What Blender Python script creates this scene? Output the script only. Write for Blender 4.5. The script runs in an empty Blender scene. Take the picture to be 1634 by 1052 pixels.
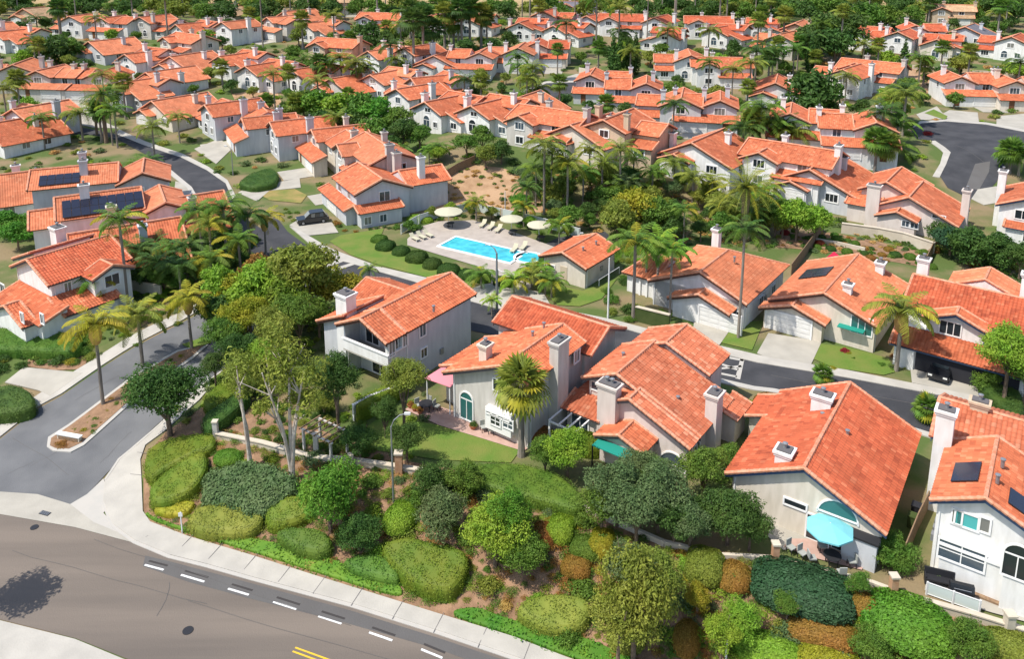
import bpy, bmesh, math, random
import numpy as np
from mathutils import Vector, Matrix
R = math.radians
rnd = random.Random(7)
sc = bpy.context.scene
# ---------------- camera ----------------
FPX, CX, CY, CAMH = 1299.0, 817.0, 176.0, 42.0
TH = math.atan(276.0 / FPX)
cd = bpy.data.cameras.new('camera'); cam = bpy.data.objects.new('camera', cd)
sc.collection.objects.link(cam); sc.camera = cam
cam.location = (0, 0, CAMH); cam.rotation_euler = (math.pi/2 - TH, 0, 0)
cd.sensor_width = 36; cd.lens = FPX/1634*36; cd.shift_y = -350.0/1634
cd.clip_start = 1; cd.clip_end = 4000
# ---------------- sun and sky ----------------
SUN_EL, SUN_AZ = R(59), (-0.905, -0.425)      # horizontal direction towards the sun
w = bpy.data.worlds.new('World'); sc.world = w; w.use_nodes = True
nt = w.node_tree; bgn = nt.nodes['Background']
sky = nt.nodes.new('ShaderNodeTexSky'); sky.sky_type = 'NISHITA'; sky.sun_disc = False
sky.sun_elevation = SUN_EL; sky.sun_rotation = math.atan2(SUN_AZ[0], SUN_AZ[1])
sky.air_density = 1.0; sky.dust_density = 1.2
nt.links.new(sky.outputs[0], bgn.inputs[0]); bgn.inputs[1].default_value = 0.15
sl = bpy.data.lights.new('sun', 'SUN'); so = bpy.data.objects.new('sun', sl); sc.collection.objects.link(so)
sl.energy = 3.9; sl.angle = R(0.6); sl.color = (1.0, 0.95, 0.87)
sd = Vector((SUN_AZ[0]*math.cos(SUN_EL), SUN_AZ[1]*math.cos(SUN_EL), math.sin(SUN_EL)))
so.rotation_euler = sd.to_track_quat('Z', 'Y').to_euler(); so.location = (-100, 0, 150)
sc.view_settings.view_transform = 'Standard'; sc.view_settings.look = 'None'
sc.view_settings.exposure = 0.42; sc.view_settings.gamma = 1
sc.view_settings.use_curve_mapping = False
sc.render.engine = 'CYCLES'
sc.cycles.max_bounces = 6; sc.cycles.diffuse_bounces = 3; sc.cycles.transparent_max_bounces = 6
sc.cycles.use_denoising = True
# ---------------- terrain ----------------
def sm(a, b, x):
    t = min(1, max(0, (x-a)/(b-a))); return t*t*(3-2*t)
def gz(x, y):
    d = (x+19.4)*.335 + (y-52.1)*.942
    wl = sm(-22, -34, x)
    z = -3 + 3*((1-wl)*sm(-.5, 8.6, d) + wl*sm(-2, 24, d))
    w_ = sm(-34, -8, x)
    z += 5*(w_*sm(119, 142, y) + (1-w_)*sm(125, 230, y))
    z += 8*sm(170, 300, y) + 16*sm(300, 520, y) + 20*sm(520, 900, y)
    return z
def ray(px, py):
    u = px-CX; v = py-CY
    return (u, FPX*math.cos(TH)-v*math.sin(TH), -FPX*math.sin(TH)-v*math.cos(TH))
def P(px, py, z=0.0):
    d = ray(px, py); t = (z-CAMH)/d[2]; return Vector((d[0]*t, d[1]*t, z))
def G(px, py, up=0.0):
    """ground point seen at photo pixel (or the point 'up' metres above the ground there)"""
    d = ray(px, py); t = 25.0/d[1]; lo = t
    while d[1]*t < 1400:
        if CAMH+d[2]*t < gz(d[0]*t, d[1]*t)+up: break
        lo = t; t *= 1.02
    hi = t
    for _ in range(24):
        m = (lo+hi)/2
        if CAMH+d[2]*m < gz(d[0]*m, d[1]*m)+up: hi = m
        else: lo = m
    x, y = d[0]*hi, d[1]*hi
    return Vector((x, y, gz(x, y)))
def proj(p):
    z = p[2]-CAMH; zc = p[1]*math.cos(TH)-z*math.sin(TH)
    if zc < 1: return (-9999, -9999)
    return CX+FPX*p[0]/zc, CY+FPX*(-p[1]*math.sin(TH)-z*math.cos(TH))/zc
def hgt(b, py):
    """height above point b that projects to image row py"""
    lo, hi = 0, 60
    for _ in range(30):
        m = (lo+hi)/2
        if proj((b[0], b[1], b[2]+m))[1] > py: lo = m
        else: hi = m
    return lo
# ---------------- materials ----------------
def mat(name, col, rough=.85, col2=None, scale=3.0, spec=.2, bump=0.0, bscale=20.0, detail=4, metal=0, coord='Object', lohi=(.35,.65), island=0.0, trans=0.0, obrand=0.0):
    m = bpy.data.materials.new(name); m.use_nodes = True; n = m.node_tree.nodes; l = m.node_tree.links
    b = n['Principled BSDF']; b.inputs['Roughness'].default_value = rough
    b.inputs['Specular IOR Level'].default_value = spec; b.inputs['Metallic'].default_value = metal
    b.inputs['Base Color'].default_value = (*col, 1)
    src = None
    tc = n.new('ShaderNodeTexCoord')
    if col2 is not None:
        no = n.new('ShaderNodeTexNoise'); no.inputs['Scale'].default_value = scale; no.inputs['Detail'].default_value = detail
        l.new(tc.outputs[coord], no.inputs['Vector'])
        mr = n.new('ShaderNodeMapRange'); mr.inputs[1].default_value = lohi[0]; mr.inputs[2].default_value = lohi[1]
        l.new(no.outputs[0], mr.inputs[0])
        mx = n.new('ShaderNodeMix'); mx.data_type = 'RGBA'
        mx.inputs[6].default_value = (*col, 1); mx.inputs[7].default_value = (*col2, 1)
        l.new(mr.outputs[0], mx.inputs[0]); src = mx.outputs[2]
    if island or obrand:
        hs = n.new('ShaderNodeHueSaturation')
        if src: l.new(src, hs.inputs['Color'])
        else: hs.inputs['Color'].default_value = (*col, 1)
        if island:
            ge = n.new('ShaderNodeNewGeometry'); v = ge.outputs['Random Per Island']; amt = island
        else:
            oi = n.new('ShaderNodeObjectInfo'); v = oi.outputs['Random']; amt = obrand
        m1 = n.new('ShaderNodeMapRange'); m1.inputs[3].default_value = 1-amt; m1.inputs[4].default_value = 1+amt
        l.new(v, m1.inputs[0]); l.new(m1.outputs[0], hs.inputs['Value'])
        if island:
            oi = n.new('ShaderNodeObjectInfo'); m2 = n.new('ShaderNodeMapRange')
            m2.inputs[3].default_value = .485; m2.inputs[4].default_value = .515
            l.new(oi.outputs['Random'], m2.inputs[0]); l.new(m2.outputs[0], hs.inputs['Hue'])
        src = hs.outputs[0]
    if src: l.new(src, b.inputs['Base Color'])
    if bump:
        n2 = n.new('ShaderNodeTexNoise'); n2.inputs['Scale'].default_value = bscale; n2.inputs['Detail'].default_value = 5
        l.new(tc.outputs[coord], n2.inputs['Vector'])
        bp = n.new('ShaderNodeBump'); bp.inputs['Strength'].default_value = bump; bp.inputs['Distance'].default_value = .1
        l.new(n2.outputs[0], bp.inputs['Height']); l.new(bp.outputs[0], b.inputs['Normal'])
    if trans:
        t = n.new('ShaderNodeBsdfTranslucent'); ms = n.new('ShaderNodeMixShader'); ms.inputs[0].default_value = trans
        if src: l.new(src, t.inputs[0])
        else: t.inputs[0].default_value = (*col, 1)
        l.new(b.outputs[0], ms.inputs[1]); l.new(t.outputs[0], ms.inputs[2])
        l.new(ms.outputs[0], n['Material Output'].inputs[0])
    return m
M = {}
def tile_mat(name, c1, c2, c3, pitch=.33, course=.42, wave=0.0):
    """barrel tile colour: every tile its own tone, from the roof's own UV in metres"""
    m = bpy.data.materials.new(name); m.use_nodes = True; n = m.node_tree.nodes; l = m.node_tree.links
    b = n['Principled BSDF']; b.inputs['Roughness'].default_value = .8; b.inputs['Specular IOR Level'].default_value = .25
    uv = n.new('ShaderNodeUVMap'); uv.uv_map = 'UVMap'
    sp = n.new('ShaderNodeSeparateXYZ'); l.new(uv.outputs[0], sp.inputs[0])
    cb = n.new('ShaderNodeCombineXYZ')
    for i, s in ((0, pitch), (1, course)):
        d = n.new('ShaderNodeMath'); d.operation = 'DIVIDE'; d.inputs[1].default_value = s; l.new(sp.outputs[i], d.inputs[0])
        f = n.new('ShaderNodeMath'); f.operation = 'FLOOR'; l.new(d.outputs[0], f.inputs[0]); l.new(f.outputs[0], cb.inputs[i])
    oi = n.new('ShaderNodeObjectInfo'); l.new(oi.outputs['Random'], cb.inputs[2])
    wn = n.new('ShaderNodeTexWhiteNoise'); wn.noise_dimensions = '3D'; l.new(cb.outputs[0], wn.inputs['Vector'])
    cr = n.new('ShaderNodeValToRGB'); l.new(wn.outputs['Value'], cr.inputs[0])
    e = cr.color_ramp.elements; e[0].position = 0; e[0].color = (*c2, 1); e[1].position = 1; e[1].color = (*c3, 1)
    x = cr.color_ramp.elements.new(.25); x.color = (*c1, 1); x = cr.color_ramp.elements.new(.8); x.color = (*c1, 1)
    tc = n.new('ShaderNodeTexCoord'); no = n.new('ShaderNodeTexNoise'); no.inputs['Scale'].default_value = .55; no.inputs['Detail'].default_value = 9; no.inputs['Roughness'].default_value = .62
    l.new(tc.outputs['Object'], no.inputs[0])
    mr = n.new('ShaderNodeMapRange'); mr.inputs[1].default_value = .3; mr.inputs[2].default_value = .7; mr.inputs[3].default_value = .72; mr.inputs[4].default_value = 1.14
    l.new(no.outputs[0], mr.inputs[0])
    m3 = n.new('ShaderNodeMapRange'); m3.inputs[3].default_value = .84; m3.inputs[4].default_value = 1.12; l.new(oi.outputs['Random'], m3.inputs[0])
    mu = n.new('ShaderNodeMath'); mu.operation = 'MULTIPLY'; l.new(mr.outputs[0], mu.inputs[0]); l.new(m3.outputs[0], mu.inputs[1])
    hs = n.new('ShaderNodeHueSaturation'); l.new(cr.outputs[0], hs.inputs['Color']); l.new(mu.outputs[0], hs.inputs['Value'])
    l.new(hs.outputs[0], b.inputs['Base Color'])
    if wave:
        wv = n.new('ShaderNodeMath'); wv.operation = 'SINE'; mm = n.new('ShaderNodeMath'); mm.operation = 'MULTIPLY'; mm.inputs[1].default_value = 2*math.pi/pitch
        l.new(sp.outputs[0], mm.inputs[0]); l.new(mm.outputs[0], wv.inputs[0])
        bp = n.new('ShaderNodeBump'); bp.inputs['Strength'].default_value = wave; bp.inputs['Distance'].default_value = .04
        l.new(wv.outputs[0], bp.inputs['Height']); l.new(bp.outputs[0], b.inputs['Normal'])
    M[name] = m
ORG = ((.56,.155,.068),(.42,.105,.046),(.66,.23,.115))
tile_mat('tile_orange', *ORG); tile_mat('tile_orange_far', *ORG, wave=.5)
SAL = ((.60,.195,.092),(.52,.155,.07),(.67,.26,.135))
tile_mat('tile_salmon', *SAL); tile_mat('tile_salmon_far', *SAL, wave=.5)
RED = ((.50,.115,.05),(.36,.075,.034),(.58,.175,.085))
tile_mat('tile_red', *RED); tile_mat('tile_red_far', *RED, wave=.5)
BRW = ((.54,.16,.078),(.42,.11,.052),(.62,.26,.15))
tile_mat('tile_mixed', *BRW); tile_mat('tile_mixed_far', *BRW, wave=.5)
TAN = ((.50,.32,.18),(.40,.25,.14),(.58,.40,.25)); tile_mat('tile_tan_far', *TAN, wave=.5)
SLT = ((.16,.15,.17),(.12,.115,.13),(.2,.19,.21)); tile_mat('tile_slate_far', *SLT, wave=.3)
def add(name, *a, **k): M[name] = mat(name, *a, **k); return M[name]
add('cap', (.68,.34,.22), .8, (.56,.22,.12), 3)
add('fascia_brown', (.11,.06,.045), .7); add('fascia_navy', (.05,.09,.17), .6); add('fascia_grey', (.13,.12,.12), .7)
add('stucco_cream', (.70,.63,.53), .9, (.59,.53,.43), 1.2, bump=.15, bscale=30)
add('stucco_white', (.78,.77,.74), .9, (.66,.65,.61), 1.2, bump=.15, bscale=30)
add('stucco_grey', (.58,.55,.50), .9, (.49,.46,.41), 1.2, bump=.15, bscale=30)
add('stucco_tan', (.60,.47,.33), .9, (.52,.40,.28), 1.2, bump=.15, bscale=30)
add('stucco_pink', (.68,.60,.54), .9, (.60,.52,.46), 1.2, bump=.15, bscale=30)
add('stucco_cool', (.56,.57,.575), .9, (.49,.50,.51), 1.2, bump=.15, bscale=30)
add('trim', (.80,.79,.76), .6); add('glass', (.025,.035,.04), .12, spec=.8); add('glass_teal', (.04,.16,.15), .15, spec=.8)
add('curtain', (.35,.36,.33), .8)
add('door_white', (.75,.74,.70), .6, (.68,.67,.63), 2); add('door_wood', (.18,.08,.04), .6); add('door_tan', (.55,.46,.33), .6)
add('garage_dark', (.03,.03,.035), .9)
add('solar', (.015,.018,.035), .2, spec=.7); add('solar_frame', (.06,.06,.065), .4, metal=.6)
add('metal_dark', (.05,.05,.055), .5, metal=.5); add('metal_white', (.72,.72,.70), .4); add('metal_grey', (.35,.36,.37), .4, metal=.6)
add('asphalt_dark', (.046,.047,.052), .95, (.07,.07,.075), .35, bump=.25, bscale=12, detail=8)
add('asphalt_brown', (.20,.165,.135), .95, (.14,.118,.10), .12, bump=.2, bscale=12, detail=9)
add('asphalt_entry', (.115,.117,.122), .95, (.165,.166,.168), .25, bump=.25, bscale=12, detail=8)
add('asphalt_patch', (.115,.108,.103), .95, (.125,.12,.115), .6, bump=.2, bscale=12)
add('concrete', (.43,.40,.34), .9, (.36,.335,.285), .5, bump=.15, bscale=8, detail=8)
add('concrete_walk', (.47,.44,.385), .9, (.40,.375,.33), .6, bump=.15, bscale=8, detail=8)
add('curb', (.46,.43,.385), .9, (.43,.41,.37), 1.2)
add('deck', (.44,.385,.33), .9, (.37,.32,.275), .8); add('paver_pink', (.50,.34,.28), .9, (.42,.27,.22), 1.5)
add('paint_white', (.78,.78,.76), .7, (.6,.6,.58), 3); add('paint_yellow', (.72,.48,.03), .7, (.6,.4,.06), 3)
add('seal', (.055,.05,.048), .9)
add('lawn', (.11,.19,.03), .95, (.17,.20,.045), .45, bump=.6, bscale=9, detail=9)
add('lawn_dry', (.16,.19,.045), .95, (.33,.24,.09), .35, bump=.6, bscale=9, detail=9)
add('ivy', (.035,.10,.02), .9, (.06,.14,.025), 1.5, bump=.8, bscale=10, detail=6)
add('dirt', (.33,.20,.11), .95, (.45,.29,.17), .5, bump=.7, bscale=3, detail=9)
add('mulch', (.20,.12,.07), .95, (.33,.2,.12), 1.0, bump=.7, bscale=6, detail=9)
add('wall_cream', (.60,.53,.42), .9, (.52,.45,.35), .8, bump=.15, bscale=20)
add('wall_brick', (.42,.22,.12), .9, (.5,.3,.18), 3); add('wood', (.30,.20,.12), .85, (.2,.13,.08), 6)
add('fence_green', (.05,.075,.02), .9, (.07,.095,.03), 1)
add('bark', (.14,.10,.07), .95, (.22,.16,.11), 5, bump=.5, bscale=15)
add('bark_palm', (.20,.17,.14), .95, (.30,.26,.21), 4, bump=.4, bscale=15)
add('bark_white', (.62,.55,.47), .85, (.42,.34,.27), 1.6, bump=.3, bscale=10)
LEAF = dict(dark=((.032,.078,.02),(.06,.12,.028)), mid=((.055,.125,.022),(.10,.18,.032)), lime=((.11,.22,.025),(.19,.30,.04)),
  olive=((.11,.155,.03),(.18,.22,.045)), yellow=((.17,.20,.02),(.26,.25,.03)), grey=((.065,.115,.055),(.105,.155,.075)),
  teal=((.02,.065,.035),(.04,.09,.05)), rust=((.17,.115,.03),(.25,.13,.04)), trim=((.085,.15,.018),(.14,.185,.024)),
  red=((.16,.02,.02),(.25,.05,.04)), straw=((.30,.20,.09),(.40,.28,.13)), bright=((.05,.16,.02),(.10,.22,.03)))
for k, (a, b_) in LEAF.items():
    a = (a[0]*1.75, a[1]*1.6, a[2]*1.1); b_ = (b_[0]*1.6, b_[1]*1.45, b_[2]*1.1)
    add('leaf_'+k, a, .6, b_, .7, spec=.3, island=.3, trans=.36, detail=3)
add('water', (.03,.36,.45), .08, (.07,.54,.60), .9, spec=.6, bump=.12, bscale=3)
add('pool_tile', (.05,.42,.50), .3); add('cloth_blue', (.20,.55,.60), .8); add('cloth_cream', (.50,.47,.34), .85)
add('cloth_pink', (.72,.26,.30), .85); add('cloth_red', (.65,.03,.08), .8); add('cloth_teal', (.02,.26,.20), .8)
add('terracotta', (.45,.18,.09), .8); add('black', (.012,.012,.014), .25, spec=.6); add('tyre', (.02,.02,.02), .9)
add('car_black', (.012,.013,.016), .2, spec=.7); add('car_white', (.7,.7,.7), .25, spec=.6); add('car_silver', (.35,.36,.38), .25, metal=.5)
add('car_blue', (.03,.06,.14), .25, spec=.6); add('lamp_red', (.3,.01,.01), .3); add('lamp_clear', (.7,.7,.65), .2)
add('flowers', (.75,.4,.05), .8, (.7,.6,.1), 6); add('flower_red', (.6,.03,.06), .8)
def curtains(name, dark, light):     # some windows have drawn curtains or blinds behind the glass
    m = M[name]; n = m.node_tree.nodes; l = m.node_tree.links; oi = n.new('ShaderNodeObjectInfo'); cr = n.new('ShaderNodeValToRGB'); l.new(oi.outputs['Random'], cr.inputs[0])
    cr.color_ramp.interpolation = 'CONSTANT'; e = cr.color_ramp.elements; e[0].position = 0; e[0].color = (*dark, 1); e[1].position = .72; e[1].color = (*light, 1); x = e.new(.5); x.color = (dark[0]*3, dark[1]*3.2, dark[2]*3.4, 1)
    l.new(cr.outputs[0], n['Principled BSDF'].inputs['Base Color'])
curtains('glass', (.02,.027,.032), (.20,.20,.18)); curtains('glass_teal', (.03,.13,.12), (.05,.19,.17))
def streaks(name):       # rain streaks and dust on the render coat
    m = M[name]; n = m.node_tree.nodes; l = m.node_tree.links; no = [x for x in n if x.type == 'TEX_NOISE'][0]; tc = [x for x in n if x.type == 'TEX_COORD'][0]
    mp = n.new('ShaderNodeMapping'); mp.inputs['Scale'].default_value = (1.6, 1.6, .35); l.new(tc.outputs['Object'], mp.inputs[0]); l.new(mp.outputs[0], no.inputs['Vector'])
for k in ('cream','white','grey','tan','pink','cool'): streaks('stucco_'+k)
# ---------------- object helpers ----------------
COL = sc.collection
class MB:
    def __init__(s): s.v = []; s.f = []; s.m = []; s.mats = []
    def mi(s, m):
        if m not in s.mats: s.mats.append(m)
        return s.mats.index(m)
    def poly(s, pts, m):
        k = len(s.v); s.v += [tuple(p) for p in pts]; s.f.append(list(range(k, k+len(pts)))); s.m.append(s.mi(m)); return s
    def box(s, x0, x1, y0, y1, z0, z1, m, rot=None, org=None):
        k = len(s.v); c = [(x0,y0,z0),(x1,y0,z0),(x1,y1,z0),(x0,y1,z0),(x0,y0,z1),(x1,y0,z1),(x1,y1,z1),(x0,y1,z1)]
        if rot is not None: c = [tuple(rot @ Vector(p) + (org or Vector())) for p in c]
        s.v += c
        for q in ((0,3,2,1),(4,5,6,7),(0,1,5,4),(1,2,6,5),(2,3,7,6),(3,0,4,7)):
            s.f.append([k+i for i in q]); s.m.append(s.mi(m))
        return s
    def prism(s, pts, d, m, mside=None):
        """closed polygon pts (3D, planar) pushed along vector d"""
        n = len(pts); k = len(s.v); d = Vector(d); s.v += [tuple(p) for p in pts]+[tuple(Vector(p)+d) for p in pts]
        s.f.append([k+i for i in range(n)][::-1]); s.m.append(s.mi(mside or m)); s.f.append([k+n+i for i in range(n)]); s.m.append(s.mi(m))
        for i in range(n):
            j = (i+1) % n; s.f.append([k+i, k+j, k+n+j, k+n+i]); s.m.append(s.mi(mside or m))
        return s
    def tube(s, pts, rad, m, n=8, cap=True):
        pts = [Vector(p) for p in pts]; k = len(s.v)
        for i, p in enumerate(pts):
            t = (pts[min(i+1, len(pts)-1)]-pts[max(i-1, 0)]).normalized()
            a = t.orthogonal().normalized() if abs(t.z) < .9 else Vector((1,0,0)); a = (a - t*a.dot(t)).normalized(); b = t.cross(a)
            r = rad[i] if isinstance(rad, (list, tuple)) else rad
            for j in range(n):
                an = 2*math.pi*j/n; s.v.append(tuple(p+(a*math.cos(an)+b*math.sin(an))*r))
        for i in range(len(pts)-1):
            for j in range(n):
                s.f.append([k+i*n+j, k+i*n+(j+1) % n, k+(i+1)*n+(j+1) % n, k+(i+1)*n+j]); s.m.append(s.mi(m))
        if cap:
            s.f.append([k+j for j in range(n)][::-1]); s.m.append(s.mi(m))
            s.f.append([k+(len(pts)-1)*n+j for j in range(n)]); s.m.append(s.mi(m))
        return s
    def lathe(s, prof, m, n=12, c=(0,0,0)):
        k = len(s.v)
        for r, z in prof:
            for j in range(n):
                an = 2*math.pi*j/n; s.v.append((c[0]+r*math.cos(an), c[1]+r*math.sin(an), c[2]+z))
        for i in range(len(prof)-1):
            for j in range(n):
                s.f.append([k+i*n+j, k+i*n+(j+1) % n, k+(i+1)*n+(j+1) % n, k+(i+1)*n+j]); s.m.append(s.mi(m))
        return s
    def build(s, name, parent=None, loc=None, rz=0, smooth=False):
        me = bpy.data.meshes.new(name); me.from_pydata(s.v, [], s.f)
        for m in s.mats: me.materials.append(M[m])
        me.polygons.foreach_set('material_index', s.m)
        if smooth: me.polygons.foreach_set('use_smooth', [True]*len(s.f))
        me.update()
        return link(name, me, parent, loc, rz)
def link(name, me, parent=None, loc=None, rz=0):
    o = bpy.data.objects.new(name, me); COL.objects.link(o)
    if parent is not None: o.parent = parent
    if loc is not None: o.location = loc
    o.rotation_euler.z = rz
    return o
def empty(name, loc=(0,0,0), rz=0):
    o = bpy.data.objects.new(name, None); COL.objects.link(o); o.location = loc; o.rotation_euler.z = rz; o.empty_display_size = .5; return o
THINGS = []
def tag(o, label, cat, group=None):
    o['label'] = label; o['category'] = cat
    if group: o['group'] = group
    THINGS.append(o); return o
def children(o): return [c for c in CH.get(o.name, [])]
def copy_tree(src, kids, loc, rz=0, sc_=1.0):
    """kids: list of (object, list of its sub-parts)"""
    r = src.copy(); COL.objects.link(r); r.location = loc; r.rotation_euler = (0, 0, rz); r.scale = (sc_, sc_, sc_) if not isinstance(sc_, tuple) else sc_
    out = []
    for k, sub in kids:
        c = k.copy(); COL.objects.link(c); c.parent = r; out.append(c)
        for s_ in sub:
            d = s_.copy(); COL.objects.link(d); d.parent = c; out.append(d)
    return r, out
def npmesh(name, V, F, mats, uv=None):
    """V (n,3), F (m,4) arrays of quads"""
    me = bpy.data.meshes.new(name); me.vertices.add(len(V)); me.vertices.foreach_set('co', V.astype(np.float32).ravel())
    me.loops.add(F.size); me.loops.foreach_set('vertex_index', F.astype(np.int32).ravel())
    me.polygons.add(len(F)); me.polygons.foreach_set('loop_start', np.arange(0, F.size, F.shape[1], dtype=np.int32))
    if uv is not None:
        ul = me.uv_layers.new(name='UVMap'); ul.data.foreach_set('uv', uv[F.ravel()].astype(np.float32).ravel())
    me.polygons.foreach_set('use_smooth', [False]*len(F))
    for m in mats: me.materials.append(M[m])
    me.update(calc_edges=True); return me
# ================= ground =================
FOOT = []     # (polygon in world xy) where nothing grows
def inside(x, y, poly):
    c = False; n = len(poly); j = n-1
    for i in range(n):
        xi, yi = poly[i][0], poly[i][1]; xj, yj = poly[j][0], poly[j][1]
        if (yi > y) != (yj > y) and x < (xj-xi)*(y-yi)/(yj-yi)+xi: c = not c
        j = i
    return c
def ground_sheet():
    xs = np.unique(np.concatenate([np.arange(-900, -120, 20), np.arange(-120, -60, 4), np.arange(-60, 60, 1.0), np.arange(60, 130, 3), np.arange(130, 901, 20)]))
    ys = np.unique(np.concatenate([np.arange(10, 36, 4), np.arange(36, 110, 1.0), np.arange(110, 180, 2.0), np.arange(180, 400, 5), np.arange(400, 1600, 30)]))
    nx, ny = len(xs), len(ys); V = np.zeros((nx*ny, 3))
    for j, y in enumerate(ys):
        for i, x in enumerate(xs): V[j*nx+i] = (x, y, gz(x, y))
    I = np.arange((nx-1)*(ny-1)); i = I % (nx-1); j = I//(nx-1); a = j*nx+i
    F = np.stack([a, a+1, a+nx+1, a+nx], 1)
    me = npmesh('ground', V, F, ['ground']); me.polygons.foreach_set('use_smooth', [True]*len(F))
    o = link('ground', me); o['kind'] = 'structure'
m = add('ground', (.24,.18,.10), .95, (.09,.13,.035), .12, bump=.8, bscale=2.5, detail=9, lohi=(.38,.55))
n = m.node_tree.nodes; l = m.node_tree.links           # dry straw hills far behind
mx0 = [x for x in n if x.type == 'MIX'][0]; tc = [x for x in n if x.type == 'TEX_COORD'][0]
sp = n.new('ShaderNodeSeparateXYZ'); l.new(tc.outputs['Object'], sp.inputs[0])
mr = n.new('ShaderNodeMapRange'); mr.inputs[1].default_value = 300; mr.inputs[2].default_value = 380; l.new(sp.outputs[1], mr.inputs[0])
mx = n.new('ShaderNodeMix'); mx.data_type = 'RGBA'; mx.inputs[7].default_value = (.50,.34,.17,1); l.new(mr.outputs[0], mx.inputs[0]); l.new(mx0.outputs[2], mx.inputs[6])
l.new(mx.outputs[2], n['Principled BSDF'].inputs['Base Color'])
ground_sheet()
def drape(name, pts, m, lift=.05, grid=2.0, px=True, edge=None, kind='structure', block=True, curbm=None):
    """polygon (photo pixels on the ground, or world xy) laid over the terrain, with skirt of height 'edge'"""
    W = [G(*p) for p in pts] if px else [Vector((p[0], p[1], 0)) for p in pts]
    if block: FOOT.append([(p[0], p[1]) for p in W])
    bm = bmesh.new(); vs = [bm.verts.new((p[0], p[1], 0)) for p in W]
    f = bm.faces.new(vs); f.normal_update()
    if f.normal.z < 0: f.normal_flip()
    xs = [p[0] for p in W]; ys = [p[1] for p in W]
    for a, lo, hi, nrm in ((0, min(xs), max(xs), (1,0,0)), (1, min(ys), max(ys), (0,1,0))):
        g = math.ceil(lo/grid)*grid
        while g < hi:
            co = (g,0,0) if a == 0 else (0,g,0)
            bmesh.ops.bisect_plane(bm, geom=bm.verts[:]+bm.edges[:]+bm.faces[:], plane_co=co, plane_no=nrm); g += grid
    bmesh.ops.triangulate(bm, faces=bm.faces[:])
    for v in bm.verts: v.co.z = gz(v.co.x, v.co.y)+lift
    mats = [m]
    if edge:
        be = [e for e in bm.edges if len(e.link_faces) == 1]
        r = bmesh.ops.extrude_edge_only(bm, edges=be)
        for v in r['geom']:
            if isinstance(v, bmesh.types.BMVert): v.co.z -= edge
        if curbm:
            mats.append(curbm)
            for g_ in r['geom']:
                if isinstance(g_, bmesh.types.BMFace): g_.material_index = 1
    bmesh.ops.recalc_face_normals(bm, faces=bm.faces[:])
    me = bpy.data.meshes.new(name); bm.to_mesh(me); bm.free()
    for q in mats: me.materials.append(M[q])
    o = link(name, me)
    if kind: o['kind'] = kind
    return o
def band(name, line, width, m, lift, edge=None, px=True, grid=2.0, side=0, block=True):
    """strip of given width along a pixel polyline; side 0 centred, +1 to the left, -1 to the right of travel"""
    W = [G(*p) for p in line] if px else [Vector((p[0], p[1], 0)) for p in line]
    L, Rr = [], []
    for i, p in enumerate(W):
        t = W[min(i+1, len(W)-1)]-W[max(i-1, 0)]; t.z = 0; t.normalize(); nn = Vector((-t.y, t.x, 0))
        a, b = (width/2, -width/2) if side == 0 else ((width, 0) if side > 0 else (0, -width))
        L.append(p+nn*a); Rr.append(p+nn*b)
    return drape(name, [(p.x, p.y) for p in L+Rr[::-1]], m, lift, grid, px=False, edge=edge, block=block)
# ---- roads ----
ART_FAR = [(-260,775),(0,822),(120,843),(218,869),(270,890),(330,905),(400,925),(560,968),(700,1012),(830,1056),(1000,1112),(1250,1200)]
ART_NEAR = [(1000,1320),(600,1182),(400,1115),(200,1052),(120,1020),(0,990),(-200,942),(-360,900)]
drape('main_road', ART_FAR+ART_NEAR, 'asphalt_brown', .04, 3.0)
_m = M['asphalt_brown']; _n = _m.node_tree.nodes; _l = _m.node_tree.links      # wear runs along the lanes
_t = [x for x in _n if x.type == 'TEX_COORD'][0]; _no = [x for x in _n if x.type == 'TEX_NOISE'][0]; _mp = _n.new('ShaderNodeMapping')
_mp.inputs['Rotation'].default_value = (0, 0, R(19)); _mp.inputs['Scale'].default_value = (.25, 3.2, 1)
_l.new(_t.outputs['Object'], _mp.inputs[0]); _l.new(_mp.outputs[0], _no.inputs['Vector'])
ENTRY = [(0,702),(59,654),(98,633),(164,587),(213,556),(283,520),(330,495),(400,440),(455,400),(520,450),(470,500),(420,540),(360,590),(321,618),(247,682),(190,735),(139,790),(112,806),(60,790),(0,786),(-80,775),(-120,760),(-60,735)]
drape('entry_road', ENTRY, 'asphalt_entry', .05)
S1F = [(440,345),(459,370),(518,414),(559,420),(606,434),(662,450),(740,478),(790,492),(860,503),(930,512),(980,520),(1040,538),(1100,553),(1208,579),(1350,603),(1587,648),(1634,659),(1800,690)]
S1N = [(1800,775),(1634,735),(1499,697),(1350,650),(1237,622),(1203,618),(1121,599),(1040,584),(960,566),(860,549),(760,530),(700,516),(600,488),(520,458),(480,430),(440,402),(410,370)]
drape('residential_street', S1F+S1N, 'asphalt_dark', .06)
S0 = [(0,188),(80,197),(140,205),(185,214),(230,232),(290,252),(330,272),(360,293),(369,317),(385,345),(440,380),(430,420),(390,395),(345,365),(318,330),(312,312),(306,299),(262,262),(257,270),(190,224),(150,216),(85,212),(0,202)]
S0 = [p for p in S0 if p != (257,270)]
drape('upper_street', S0, 'asphalt_dark', .055)
CUL = [(1453,206),(1471,197),(1510,194),(1574,199),(1640,212),(1700,225),(1690,240),(1634,236),(1612,246),(1600,270),(1590,291),(1570,312),(1549,318),(1512,300),(1499,280),(1508,262),(1514,246),(1492,226),(1462,222)]
drape('cul_de_sac', CUL, 'asphalt_dark', .06)
drape('small_cul_de_sac', [(830,150),(872,133),(935,131),(922,150),(900,168),(860,173)], 'asphalt_dark', .06)
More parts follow.
